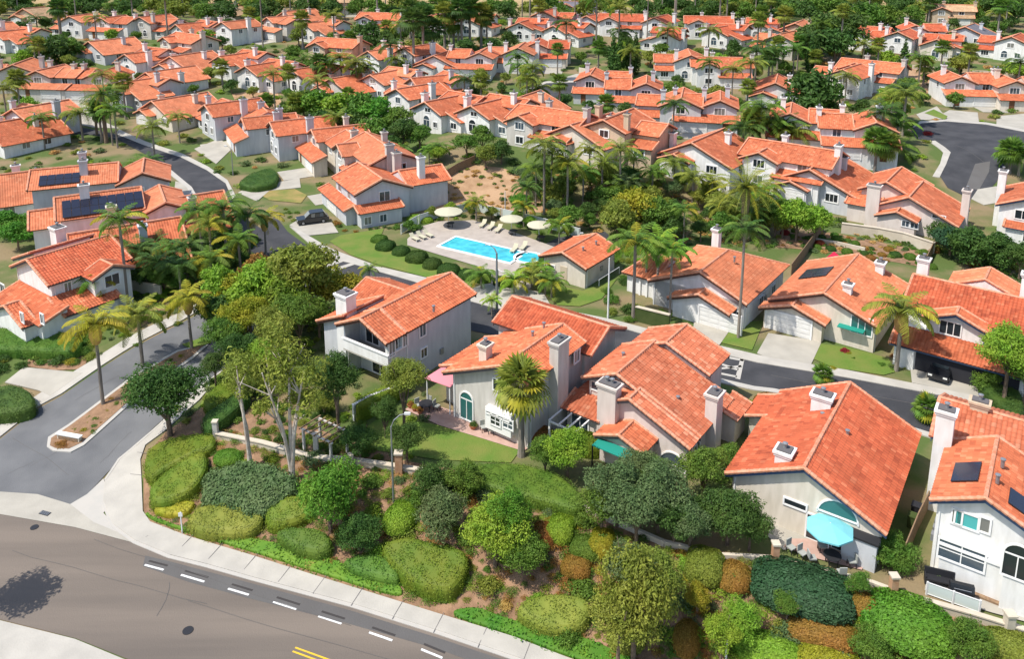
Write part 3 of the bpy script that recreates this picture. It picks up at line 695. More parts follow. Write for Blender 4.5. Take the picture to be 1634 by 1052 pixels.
# --- wide single storey house with blue parasol ---
h = House('house', P(1155,757,3.0)-Vector((0,0,3.0)), -34.8, 'tile_red', 'stucco_cream', fascia='fascia_navy')
h.block(.5, 10.7, .6, 13.2, 3.22, .48, fascia=True)
h.block(-1.3, .5, 9.6, 12.6, 2.5, .35, kind='s', high='x1', oh=(.4,0,.4,.4))
h.chimney(*h.px(1311,655,4.9)[:2], 2.5, 6.5, 1.5, 1.0, 'stucco_white'); h.chimney(*h.px(1250,750,4.0)[:2], 1.5, 5.8, 1.1, 1.0, 'stucco_white')
p = h.px(1272,735,4.6); b = MB(); b.lathe([(0,0),(.25,.05),(.42,.16)], 'metal_white', 12, (0,0,0)).tube([(0,0,-.6),(0,0,0)], .03, 'metal_grey', 6)
b.v = [tuple(Matrix.Rotation(R(50),3,'X') @ Vector(v)+p) for v in b.v]; h.piece(b, 'satellite_dish')
for q in ((1352,693),(1312,665),(1318,672)): p = h.px(*q, 5.1); h.vent(p.x, p.y, p.z)
h.winpx('y', .6, 1269, 805, 1.5, .42, cols=1)
h.winpx('y', .6, 1338, 812, 2.6, 1.1, kind='arch', glass='glass_teal', cols=1)
h.winpx('y', .6, 1318, 850, 2.6, 1.9, cols=3)
b = MB(); x0 = h.onwall(1375,860,'y',.6).x; b.box(x0-1.1, x0+1.1, -.2, .6, 0, 2.1, 'stucco_cool'); b.box(x0-1.2, x0+1.2, -.3, .65, 2.1, 2.25, 'metal_dark'); h.piece(b, 'storage_closet')
h.winpx('x', 10.7, 1452, 800, 1.2, 1.0, out=1)
h.foot((-.5,11.5,0,14), (-3,0,7,13)); h.tag('large house with broad deep red-orange tile roof and patio under a blue parasol', GRP); H1 = h
# --- white house at the right edge ---
h = House('house', P(1484,793,5.6)-Vector((0,0,5.6)), -35, 'tile_orange', 'stucco_white', fascia='fascia_navy')
h.block(.45, 9.0, .5, 8.0, 5.55, .46, xr=3.1+.0, oh=(.45,.5,.5,0))
h.block(-.6, 7.4, 8.0, 15.0, 5.2, .42, axis='x', oh=(.5,.5,.0,.5), tile='tile_mixed')
h.block(4.6, 9.5, -.9, .5, 2.9, .1, kind='s', high='y1', oh=(.1,.1,.1,0), roof=False)
b = MB(); b.box(1.0, 4.6, -.45, .48, -2, 2.75, 'stucco_white'); b.box(.9, 4.7, -.55, .5, 2.75, 2.95, 'trim'); h.piece(b, 'bay')
h.winpx('y', .5, 1543, 831, 1.3, .95, glass='glass_teal', cols=1, trim='trim'); h.winpx('y', .5, 1527, 825, .5, .95, cols=1); h.winpx('y', .5, 1571, 838, .55, .95, cols=1)
h.winpx('y', -.45, 1534, 886, 2.6, 1.3, cols=2, rows=2); h.winpx('y', -.9, 1624, 897, 1.5, 2.3, kind='arch', cols=2)
b = MB(); b.box(.7, 4.9, -.75, -.4, -.1, .25, 'wood'); h.piece(b, 'planter_shelf')
p = h.px(1514,725,5.4); h.chimney(-.2, 7.2, -2, 8.4, 1.2, .9); p2 = h.px(1588,668,6.4); h.chimney(5.2, 12.6, 4.5, 8.3, 1.1, .9, 'stucco_tan'); h.chimney(1.6, 11.6, 4.5, 7.5, 1.2, .8, 'stucco_tan')
sl_ = .46; U = Vector((0,1,0)); V = Vector((1,0,sl_)).normalized()
h.solar((.95, 1.9, 5.55+sl_*.5+.2), Vector((1,0,sl_)), Vector((0,1,0)), 1, 1, w=1.7, h=2.4)
h.solar((4.3, 1.0, 6.77-sl_*1.2+.2), Vector((1,0,-sl_)), Vector((0,1,0)), 3, 1, w=1.05, h=1.8)
h.solar((6.0, 3.4, 6.77-sl_*2.9+.2), Vector((1,0,-sl_)), Vector((0,1,0)), 2, 1, w=1.05, h=1.8)
for q in ((1592,765),(1600,740)): p = h.px(*q, 7.0); h.vent(p.x, p.y, p.z)
for q in (1.0, 1.8, 2.6): b = MB(); b.box(.2,.45, q+.4,q+.9, 1.4,1.9,'metal_grey'); h.piece(b, 'meter_box')
h.foot((-.5,10,-1,16)); h.tag('white two-storey house with navy trim and solar panels at the right edge', GRP); H3 = h
# --- house under the middle (stepped roof, two chimneys) ---
h = House('house', P(1003,643,5.0)-Vector((0,0,5.0)), -36.5, 'tile_mixed', 'stucco_pink', fascia='fascia_grey')
h.block(-2.6, 5.0, .5, 2.0, 5.25-.42*2.6, .42, xr=0, oh=(.4,.5,.5,0))
h.block(-4.9, 5.0, 2.0, 8.6, 6.1-.42*2.9, .42, xr=-2.0, oh=(.5,.5,.5,.1))
h.block(-4.2, 3.0, 8.6, 12.2, 6.45-.40*3.4, .40, xr=-.8, oh=(.5,.5,.3,.5))
h.block(-5.9, -2.6, .1, 2.0, 2.5, .30, kind='s', high='y1', oh=(.4,0,.5,0)); h.block(-6.3, -4.9, 2.0, 6.0, 2.5, .36, kind='s', high='x1', oh=(.3,0,.3,.3))
h.block(5.0, 6.4, 7.0, 9.4, 2.6, .3, kind='s', high='x0', oh=(0,.4,.4,.4))
pc = h.onwall(998,705,'y',-.8); h.block(pc.x-1.9, pc.x+1.9, -1.6, .5, 2.45, .36, oh=(.35,.35,.4,0), tile='tile_orange')
b = MB(); b.box(pc.x-1.9, pc.x+1.3, -2.9, -1.7, 2.0, 2.08, 'cloth_teal'); b.box(pc.x-1.9, pc.x-1.82, -2.9, -2.8, -.5, 2.0, 'metal_dark').box(pc.x+1.2, pc.x+1.3, -2.9, -2.8, -.5, 2.0, 'metal_dark'); h.piece(b, 'green_awning')
h.chimney(-1.9, .2, -2, 6.1, 1.7, 1.0, pots=2); h.chimney(5.3, 4.9, -1, 5.6, 1.0, 1.3)
h.winpx('y', .5, 1074, 735, 2.2, 1.3, kind='arch'); h.winpx('y', 2.0, 950, 616, .7, .7, kind='rect', cols=1)
b = MB(); b.box(-6.2, -3.4, -2.4, -2.3, 2.1, 2.25, 'trim')
for x in (-6.2, -5.2, -4.3, -3.5): b.box(x, x+.12, -2.4, .4, 2.25, 2.35, 'trim')
b.box(-6.2, -6.05, -2.4, -2.25, -.5, 2.1, 'trim').box(-3.5, -3.35, -2.4, -2.25, -.5, 2.1, 'trim'); h.piece(b, 'pergola')
h.window('y', .1, -4.6, .3, 1.6, 2.0, cols=2); h.vent(2.5, 4.0, 4.2); h.vent(-3.6, 5.6, 5.5); h.window('x', 5.0, 2.4, .9, 1.0, 1.1, out=1)
h.foot((-6.5,6.6,-2,13)); h.tag('two-storey house with stepped mottled tile roof, big front chimney and green awning', GRP); H2 = h
# --- grey two-storey house with white arched window ---
h = House('house', P(803,585,7.2)-Vector((0,0,7.2)), -36, 'tile_orange', 'stucco_grey', fascia='fascia_grey')
h.block(-6.0, 2.1, .6, 9.2, 7.2-.42*6.0, .42, xr=0, oh=(.7,.4,.6,0))
h.block(-8.2, -6.0, 2.2, 8.2, 3.7, .36, kind='s', high='x1', oh=(.4,.0,.4,.3), wall='stucco_grey')
h.block(-7.4, 2.4, 9.2, 14.8, 5.5, .44, axis='x', oh=(.4,.9,.5,.5), tile='tile_red')
h.chimney(*h.px(775,578,5.6)[:2], 4.2, 7.5, .8, .9, 'stucco_cream'); h.chimney(2.55, 4.6, -2, 8.6, .9, 1.7, 'stucco_grey')
h.winpx('y', .6, 745, 648, 1.35, 2.6, kind='arch', glass='glass_teal'); h.winpx('y', .6, 800, 617, 1.6, 1.0)
p = h.onwall(800,668,'y',.6); b = MB(); b.box(p.x-1.35, p.x+1.35, .1, .6, p.z-1.1, p.z+.9, 'trim'); h.piece(b, 'bay')
h.winpx('y', .1, 791, 672, .95, .75, cols=2, rows=2); h.winpx('y', .1, 811, 677, .95, .75, cols=2, rows=2)
for i in range(4): h.window('y', .1, p.x-.95+i*.63, p.z+.42, .42, .16, cols=1)
h.winpx('x', 2.4, 920, 568, .8, 1.1, out=1); h.winpx('x', 2.4, 893, 605, .7, .9, out=1)
for q in ((850,531),(868,517)): p = h.px(*q, 7.0); h.vent(p.x, p.y, p.z-.2)
b = MB(); q = h.px(690,625,2.4); b.prism([(-9.2,.4,2.75),(-6.2,.4,2.9),(-6.2,3.4,2.95),(-9.2,3.4,2.75)], (0,0,.05), 'cloth_pink')
for x, y in ((-9.1,.5),(-6.4,.5),(-9.1,3.3)): b.box(x, x+.08, y, y+.08, -.5, 2.75, 'trim')
h.piece(b, 'pink_awning')
h.foot((-8.6,3,0,15.2)); h.tag('grey stuccoed two-storey house with arched white-framed window and pink awning beside the lawn', GRP); H4 = h
# --- long two-storey house with balcony ---
h = House('house', P(618,550,5.6)-Vector((0,0,5.6)), -36, 'tile_orange', 'stucco_cool', fascia='fascia_brown')
h.block(-6.4, -.4, 2.6, 12.6, 5.8, .44, oh=(.4,.4,.1,.5))
h.block(-6.4, -.4, .4, 2.6, 5.8, .44, oh=(.4,.4,.5,0), walls=False)
h.block(-11.5, -6.4, 6.0, 12.0, 4.6, .4, axis='x', oh=(.5,0,.5,.5))
h.block(-9.8, -6.4, 1.0, 6.0, 4.9, .42, axis='y', xr=-6.4, oh=(.5,0,.5,0))
b = MB(); b.box(-6.4,-.4, .4,2.6, 2.9,3.05,'concrete').box(-6.4,-.4,.4,.55, 3.05,4.1,'stucco_white').box(-.55,-.4,.55,2.6, 3.05,4.1,'stucco_cool').box(-6.4,-6.25,.55,2.6,3.05,5.8,'stucco_cool')
b.box(-6.5,-.3,.3,.58,4.1,4.2,'trim').box(-.6,-.3,.58,2.6,4.1,4.2,'trim').box(-.75,-.4,.4,.7,-2,2.9,'stucco_white').box(-6.4,-6.1,.4,.7,-2,2.9,'stucco_white').box(-.7,-.42,.42,.7,4.2,5.7,'stucco_white')
h.piece(b, 'balcony')
h.window('y', 2.6, -2.0, 3.2, 1.7, 2.1); h.window('y', 2.6, -4.6, 3.2, 1.7, 2.1); h.window('y', 2.6, -3.2, .2, 3.0, 2.0, cols=3)
for q in ((582+.0,555,.7,1.6),(646,540,.6,1.5),(674,527,.8,1.2),(676,563,.8,.9)): h.winpx('x', -.4, q[0] if q[0] > 600 else 625, q[1], q[2], q[3], out=1)
h.chimney(-7.1, 1.6, 2, 8.3, 1.5, 1.3, 'stucco_white'); 
for q in ((648,483),(692,493),(670,462)): p = h.px(*q, 6.6); h.vent(p.x, p.y, p.z)
h.foot((-12,.2,0,13.2)); h.tag('long two-storey house with striped orange roof, white balcony and square white chimney', GRP); H5 = h
# --- single storey house behind the street, first of three ---
h = House('house', P(1260,427,3.0)-Vector((0,0,3.0)), -37, 'tile_salmon', 'stucco_white')
h.block(-11.4, -.5, -13.2, -.6, 3.2, .42, hip=(0,5.6), oh=(.5,.5,.5,.5), xr=-5.6)
h.block(-15.6, -11.4, -11.8, -5.0, 2.6, .42, axis='x', oh=(.5,0,.5,.5), hip=(2.2,0))
h.block(-8.2, -1.8, -14.6, -13.2, 2.45, .36, oh=(.5,.5,.5,0))
h.garage('y', -14.6, h.onwall(1150,490,'y',-14.6).x, 4.8, 2.2)
h.chimney(-8.8, -1.5, 2, 6.6, .9, .9, 'stucco_white'); h.window('y', -13.2, -1.3, .8, .8, 1.2); p = h.px(1172,414,5.6); h.vent(p.x,p.y,p.z)
h.window('x', -.5, -8, 1.0, 1.2, 1.0, out=1); h.window('x', -.5, -4, 1.0, 1.2, 1.0, out=1); b = MB(); b.box(-.4,.3,-6.2,-5.4,0,.9,'metal_grey'); h.piece(b, 'air_conditioner')
for i in range(4): b = MB(); b.box(-14.8+i*.9, -14.6+i*.9, -12.0, -11.8, 0, 2.5, 'trim'); h.piece(b, 'porch_post')
h.foot((-16,0,-15,0)); h.tag('single storey house with pale salmon hipped roof and white garage door', GRP)
# --- second, with solar panel on the left slope ---
h = House('house', P(1450,455,3.0)-Vector((0,0,3.0)), -37, 'tile_salmon', 'stucco_cream')
h.block(-11.0, -.5, -13.0, -.6, 3.2, .40, oh=(.5,.5,.5,.5), xr=-5.7, hip=(0,0))
h.block(-11.6, -5.4, -14.2, -13.0, 2.5, .34, oh=(.5,.5,.5,0))
h.garage('y', -14.2, -8.9, 4.8, 2.2, m='door_white')
h.winpx('y', -13.0, 1375, 520, 2.0, 1.8, glass='glass_teal', cols=3)
b = MB(); b.box(-4.0,-1.4,-13.9,-13.0,2.2,2.3,'cloth_teal'); h.piece(b, 'green_awning')
p = h.px(1352,470,4.5); h.chimney(p.x, p.y, 3, 5.9, .9, .7, 'stucco_white'); h.chimney(-2.9, -1.4, 2, 5.7, .9, .9, 'stucco_white')
h.solar((-10.2,-7.6,3.2+.4*.8+.2), Vector((1,0,.4)), Vector((0,1,0)), 2, 3, w=1.6, h=1.05)
h.foot((-12,0,-15,0)); h.tag('single storey salmon roofed house with a dark solar panel on its left slope', GRP)
# --- third, two-storey with open garage ---
h = House('house', P(1484,452,6.3)-Vector((0,0,6.3)), -37, 'tile_red', 'stucco_white', fascia='fascia_navy')
h.block(-1.2, 9.5, -4.0, 4.5, 5.1, .38, axis='x', oh=(.5,.5,.5,.3))
h.block(.9, 5.9, -5.4, -4.0, 5.0, .40, oh=(.5,.5,.5,0), tile='tile_orange')
h.block(1.5, 7.5, 4.5, 8.0, 5.0, .42, oh=(.5,.5,0,.5), tile='tile_salmon')
h.block(-1.4, 10.5, -7.8, -5.4, 2.5, .34, kind='s', high='y1', oh=(.4,.4,.5,0), tile='tile_orange')
b = MB(); b.box(-1.2,10.3,-5.4,-4.0,-2,3.3,'stucco_white'); h.piece(b, 'wall')
h.window('y', -5.4, 3.0, 3.6, 1.8, 1.3, cols=3); h.window('y', -4.0, 7.8, 3.5, 1.6, 1.1)
h.garage_open(.6, 9.4, -7.84, -7.8, 2.2); h.chimney(-1.2, 2.6, 2, 8.1, 1.1, .9); h.chimney(8.4, 3.2, 2, 8.6, 1.1, .9)
b = MB(); b.box(-1.0,.5,-8.1,-7.8,-1,2.3,'stucco_white'); h.piece(b, 'pillar')
h.foot((-2,11,-8,8.5)); h.tag('two-storey house with deep orange ribbed roof, two white chimneys and dark open garage', GRP); H62 = h
# --- pool house ---
h = House('pool_house', P(936,430,2.8)-Vector((0,0,2.8)), -37, 'tile_orange', 'stucco_cream')
h.block(-6.6, -.5, .5, 7.6, 2.95, .36, oh=(.5,.5,.5,.5), xr=-3.6)
h.door('y', .5, -3.6, 1.0, 2.1, m='door_tan'); h.window('y', .5, -5.4, 1.2, .8, .6, cols=1); h.vent(-2.4, 3.0, 3.8); h.vent(-2.2, 5.8, 3.8)
b = MB(); b.tube([(.6,2,-.5),(.6,2,.9)], .05, 'metal_white', 6).tube([(.6,7,-.5),(.6,7,.9)], .05, 'metal_white', 6).tube([(.6,2,.9),(.6,7,.9)], .04, 'metal_white', 6); h.piece(b, 'rail')
h.foot((-7,0,0,8)); tag(h.root, 'small cream pool house with plain orange gable roof beside the pool', 'pool house')
# --- left edge house ---
h = House('house', P(77,457,5.0)-Vector((0,0,5.0)), -36, 'tile_red', 'stucco_white', fascia='fascia_grey')
h.block(-8.6, -.5, .5, 9.0, 5.2, .42, oh=(.5,.5,.5,.5), xr=-4.6, tile='tile_red')
h.block(-.5, 1.8, 4.0, 8.2, 5.0, .40, axis='x', oh=(0,.4,.4,.4))
h.block(-7.8, 2.6, -2.2, .5, 2.4, .34, kind='s', high='y1', oh=(.4,.5,.5,0), tile='tile_orange')
h.block(-5.2, 1.4, -3.4, -2.2, 2.3, .38, oh=(.5,.5,.4,0), tile='tile_orange')
h.block(-.5, 2.6, .5, 6.0, 2.4, .34, kind='s', high='x0', oh=(0,.5,.5,.3), tile='tile_orange')
h.winpx('y', .5, 5, 462, 1.0, 1.3); h.winpx('y', -3.4, 36, 507, .6, 1.0); h.winpx('y', -3.4, 68, 509, .6, 1.0); h.window('x', 1.8, 6.0, 3.4, 1.6, 1.3, out=1)
h.window('x', -.5, 2.2, 3.4, .7, 1.1, out=1)
h.chimney(-10.0, 6.0, 0, 8.0, 1.5, 1.2, 'stucco_white'); h.block(-13.0, -8.6, 2.5, 9.0, 4.4, .38, oh=(.5,0,.5,.5), xr=-8.6)
h.foot((-13.5,3.2,-4,9.6)); h.tag('white two-storey house with red-orange roof at the left edge above the hedge', GRP)
# --- two hidden-gable house with shade sail parts: big white-gabled house in front of the car court ---
h = House('house', G(1530,392)+Vector((0,0,.2)), -37, 'tile_orange', 'stucco_pink', fascia='fascia_grey'); oo = h
h.near = False
a = h.px(1530,350,3.4); 
h.block(a.x-10.6, a.x-.4, a.y+.5, a.y+9.6, 3.4, .46, oh=(.5,.5,.5,.3), xr=a.x-6.6)
h.block(a.x-13.8, a.x-6.0, a.y+3.4, a.y+12.6, 4.6, .44, oh=(.5,.5,.5,.5), xr=a.x-10.4)
h.block(a.x-15.0, a.x-10.6, a.y+.9, a.y+3.4, 2.7, .34, kind='s', high='y1', oh=(.4,0,.4,0))
h.block(a.x-10.2, a.x-5.2, a.y-1.4, a.y+.5, 2.4, .36, oh=(.4,.4,.4,0))
h.chimney(a.x-11.3, a.y+.2, -1, 6.4, 1.8, 1.0, 'stucco_pink'); h.chimney(a.x-.1, a.y+6.0, -1, 6.3, 1.0, 1.2)
h.winpx('y', a.y+.9, 1393, 349, 1.6, 2.0); h.winpx('y', a.y-1.4, 1445, 357, .9, .8); h.winpx('y', a.y-1.4, 1459, 360, .9, .8); h.winpx('y', a.y+3.4, 1399, 304, .7, .6, kind='arch', cols=1)
h.winpx('y', a.y+.5, 1498, 346, 1.6, .4, cols=1)
h.foot((a.x-15.5,a.x,a.y-2,a.y+13)); h.tag('house with tall pinkish-grey chimney wall and bright orange roof above the planted bank', GRP)
h = House('house', G(1588,380)+Vector((0,0,.2)), -37, 'tile_orange', 'stucco_white', near=False, fascia='fascia_navy')
h.block(.0, 9.0, .3, 10.0, 5.0, .42, oh=(.5,.5,.5,.5)); h.block(1.2, 9.5, -1.2, .3, 2.3, .3, kind='s', high='y1', oh=(.3,.3,.4,0)); h.window('y', .3, 3.2, 3.2, 2.4, 1.2, cols=3)
h.chimney(-.6, 6.4, -1, 8.4, 1.0, 1.2); h.window('y', -1.2, 4.0, .6, 1.2, 1.2); h.foot((-1,10,-2,11)); h.tag('white two-storey house at the right edge above the dark green hedge', GRP)
# --- big orange two-storey house left of the pool ---
_c, _s = math.cos(R(-60)), math.sin(R(-60)); _q = P(548,338,gz(-24,111)+2.4); _q = Vector((_q.x-(9.4*_c+1.4*_s), _q.y-(9.4*_s-1.4*_c), 0)); _q.z = gz(_q.x, _q.y)
h = House('house', _q, -60, 'tile_orange', 'stucco_cool', near=False)
g0 = h.px(545,340,3.2)
h.block(0, 9.6, .6, 9.0, 5.0, .40, axis='x', oh=(.5,.5,.5,.5), xr=4.6)
h.block(2.4, 8.6, 9.0, 16.0, 4.8, .42, axis='y', oh=(.5,.5,0,.5), xr=5.4)
h.block(-3.0, 9.0, -.9, .6, 2.5, .34, kind='s', high='y1', oh=(.4,.4,.5,0)); h.block(9.6, 11.4, .6, 7.0, 2.5, .34, kind='s', high='x0', oh=(0,.4,.5,.3))
h.foot((-3,12,-1.5,17)); BIGH = h
h.window('x', 9.6, 5.0, 3.1, 1.6, 1.4, out=1); h.window('x', 11.4, 1.6, .5, 1.0, 1.1, out=1); h.window('x', 11.4, 4.0, .5, 1.0, 1.1, out=1)
h.window('y', .6, 2.0, 3.2, 1.2, 1.3); h.window('y', .6, 6.4, 3.2, 1.2, 1.3); h.garage('y', -.9, 2.2, 4.8); h.chimney(7.4, 12.0, 4.0, 8.6, 1.0, 1.0, 'stucco_white'); h.chimney(2.4, 10.0, 4.0, 8.4, 1.0, 1.2, 'stucco_grey')
h.tag('big two-storey orange roofed house facing the black car, left of the pool', GRP)

# --- solar roof house and its neighbour left of the upper street ---
h = House('house', P(92,352,5.6)-Vector((0,0,5.6)), 28, 'tile_salmon', 'stucco_white', near=False)
h.block(.3, 10.5, .4, 8.6, 5.7, .42, axis='x', oh=(.6,0,.5,.5)); h.block(10.5, 15.6, -1.2, 7.0, 5.4, .42, oh=(.4,.5,.5,.5)); h.block(-3.0, .3, 1.5, 8.0, 4.6, .4, axis='x', oh=(.5,0,.5,.5))
a_ = Vector((.6, .1, 5.7-.42*.3+.22)); h.solar(a_, (1,0,0), (0,1,.42), 9, 2, w=1.06, h=1.75)
h.chimney(3.4, 3.6, 4, 9.2, 1.2, .9); h.chimney(6.4, -.6, -1, 6.9, 1.1, .9, 'stucco_cream'); h.window('y', -1.2, 13.0, 3.0, 1.6, 1.1, t=.2); h.foot((-3,16,-2,9))
h.tag('salmon roofed house whose near roof slope is covered by dark solar panels', GRP)
h = House('house', P(45,296,6.0)-Vector((0,0,6.0-gz(-70,116))), 22, 'tile_salmon', 'stucco_cool', near=False)
h.block(.3, 12.0, .4, 8.6, 5.4, .42, axis='x', oh=(.6,0,.5,.5)); h.block(12.0, 19.0, -.6, 7.6, 5.0, .42, oh=(.4,.5,.5,.5))
a_ = Vector((1.2, .5, 5.4+.22)); h.solar(a_, (1,0,0), (0,1,.42), 5, 2, w=1.06, h=1.2); h.window('y', -.6, 14.6, 3.2, 1.7, .8, t=.2)
h.chimney(7.2, 2.6, 4, 8.6, 1.1, .9); h.chimney(6.8, 6.5, 4, 9.0, 1.0, .9); h.foot((-.5,19.5,-1,9))
h.tag('cool grey house with wide salmon roof and small solar array, left of the upper street', GRP)
# ================= the rows of houses behind: seven kinds, each built once =================
def kind_front(h):      # two-storey front: garage under a skirt roof, gable over a window
    h.block(-5.4, 1.0, 0, 9.5, 4.9, .42); h.block(1.0, 6.4, 1.4, 9.0, 4.7, .42, axis='x', oh=(0,.5,.5,.5))
    h.block(-5.6, 6.2, -2.4, 0, 2.5, .36, kind='s', high='y1', oh=(.4,.4,.5,0))
    h.window('y', 0, -2.2, 3.35, 1.9, 1.25, cols=3, t=.2); h.window('y', 1.4, 3.8, 3.1, 1.3, 1.2, t=.2)
    h.garage('y', -2.4, 2.6, 4.8, 2.1); h.door('y', -2.4, -3.4, 1.1, 2.1); h.chimney(6.6, 5.0, -1, 7.6, .8, 1.2); h.window('x', -5.4, 4, 3.2, 1.2, 1.1, out=-1)
    h.chimney(-3.6, 6.6, 4, 8.0, .9, .9); h.window('x', 6.4, 6.5, 3.0, 1.2, 1.1, out=1)
def kind_back(h):       # back gable with arched window, chimney and low wing
    h.block(-5.5, 2.6, 0, 10.5, 3.9, .44, xr=-1.6); h.block(2.6, 6.4, 1.6, 9.0, 2.6, .36, kind='s', high='x0', oh=(0,.5,.5,.5))
    h.block(-4.8, 4.4, 7.0, 12.5, 4.9, .42, axis='x')
    h.window('y', 0, -1.6, .6, 1.7, 2.3, kind='arch', t=.2); h.window('y', 0, -1.2, 3.7, 1.5, .8, t=.16); h.window('y', 0, .9, .9, 1.0, 1.0, t=.16); h.window('y', 1.6, 4.4, .9, 1.5, 1.1, t=.2)
    h.chimney(-5.9, 3.5, -1, 6.6, .9, 1.3); h.chimney(2.2, 8.0, 3, 7.6, .9, .9); h.window('x', 6.4, 4.5, .8, 1.2, 1.1, out=1)
def kind_long(h):       # ridge along the street, cross gable
    h.block(-7.2, 7.2, 1.0, 9.4, 4.7, .40, axis='x'); h.block(-6.2, -.6, -.8, 2.4, 4.6, .42, oh=(.5,.5,.5,0)); h.block(-.6, 6.4, -1.2, 1.0, 2.5, .34, kind='s', high='y1')
    h.window('y', -.8, -3.4, 3.3, 1.8, 1.2, cols=3, t=.2); h.window('y', 1.0, 3.0, 3.3, 1.4, 1.0, t=.2); h.garage('y', -1.2, 3.0, 4.8, 2.1)
    h.window('y', -.8, -3.4, .7, 1.5, 1.2, t=.2); h.chimney(7.4, 4.4, -1, 7.8, .9, 1.3); h.chimney(-2.0, 6.8, 4, 7.6, .9, .9); h.window('x', 7.2, 6.6, 3.0, 1.2, 1.1, out=1)
def kind_low(h):        # broad single storey
    h.block(-6.2, 6.2, 0, 12.5, 2.9, .44, xr=-.6); h.block(-5.6, -.4, -1.6, 0, 2.4, .36, oh=(.4,.4,.4,0))
    h.window('y', 0, 3.0, .8, 1.8, 1.2, cols=3, t=.2); h.garage('y', -1.6, -3.0, 4.4, 2.1); h.chimney(2.2, 8.0, 3, 6.2, .9, .9); h.chimney(-6.6, 5, -1, 5.4, .8, 1.2); h.window('x', 6.2, 4.0, .9, 1.4, 1.0, out=1); h.window('x', 6.2, 8.0, .9, 1.4, 1.0, out=1)
def kind_ell(h):        # stepped two-storey with side gable
    h.block(-2.4, 5.4, 0, 11.0, 4.9, .42); h.block(-7.0, -2.4, 3.2, 10.0, 4.3, .40, axis='x', oh=(.5,0,.5,.5)); h.block(-7.0, -2.4, .8, 3.2, 2.5, .34, kind='s', high='y1', oh=(.4,0,.5,0))
    h.window('y', 0, 1.5, 3.5, 1.6, 1.2, t=.2); h.window('y', 0, .2, .6, 1.5, 1.9, kind='arch', t=.2); h.window('y', 0, 3.4, .8, 1.2, 1.2, t=.2); h.window('y', .8, -4.8, .8, 1.8, 1.2, cols=3, t=.2)
    h.chimney(-2.0, 1.6, 3, 7.9, .9, .9); h.chimney(5.8, 6.0, -1, 7.8, .9, 1.3); h.window('x', 5.4, 3.2, 3.2, 1.2, 1.1, out=1); h.window('x', 5.4, 8.6, 3.2, 1.2, 1.1, out=1)
KINDS = dict(F=kind_front, B=kind_back, L=kind_long, W=kind_low, E=kind_ell)
LOOK = dict(F='garage-fronted house', B='arched-window gable house', L='long cross-gabled house', W='broad gabled house', E='stepped side-winged house')
WALLS = dict(c='stucco_cream', w='stucco_white', g='stucco_grey', t='stucco_tan', k='stucco_cool')
WN = dict(c='cream', w='white', g='grey', t='tan', k='cool grey')
TILES = dict(o='tile_orange', s='tile_salmon', r='tile_red', n='tile_tan', d='tile_slate')
TN = dict(o='orange', s='salmon', r='red-orange', n='tan', d='slate grey')
PROTO = {}
def far_house(px_, py_, k, rot, wall='c', tile='o', mir=False):
    g = G(px_, py_, 3.2); loc = g.copy(); cs, sn = math.cos(R(rot)), math.sin(R(rot))
    oy = 4.5; loc.x -= -sn*oy; loc.y -= cs*oy; loc.z = gz(g.x, g.y)
    look = '%s %s, %s roof' % (WN[wall], LOOK[k], TN[tile])
    if (k, mir) not in PROTO:
        h = House('house', loc, rot, TILES[tile], WALLS[wall], near=False, mirror=mir); KINDS[k](h)
        PROTO[(k, mir)] = (h.root, h.parts, TILES[tile], WALLS[wall]); root, objs, pt, pw = h.root, None, None, None
    else:
        src, kids, pt, pw = PROTO[(k, mir)]
        root, objs = copy_tree(src, kids, loc, R(rot))
        a, b_ = M[pt+'_far'], M[TILES[tile]+'_far']; c, d_ = M[pw], M[WALLS[wall]]
        for o in objs:
            for sl_ in o.material_slots:
                for f, t in ((a, b_), (c, d_)):
                    if sl_.material == f and f != t: sl_.link = 'OBJECT'; sl_.material = t; break
    X = lambda x, y: (loc.x+x*cs-y*sn, loc.y+x*sn+y*cs)
    FOOT.append([X(-7.4,-2.8), X(7.4,-2.8), X(7.4,12), X(-7.4,12)])
    tag(root, look, 'house', GRP); root['_auto'] = 1
    if k in 'FL' and px_ % 3 != 1:
        s_ = -1 if mir else 1; x0, x1 = sorted((.2*s_, 5.6*s_)); 
        drape('driveway', [X(x0,-2.2), X(x1,-2.2), X(x1,-7.6), X(x0,-7.6)], 'concrete', .1, 2, px=False, edge=.1)
    return root
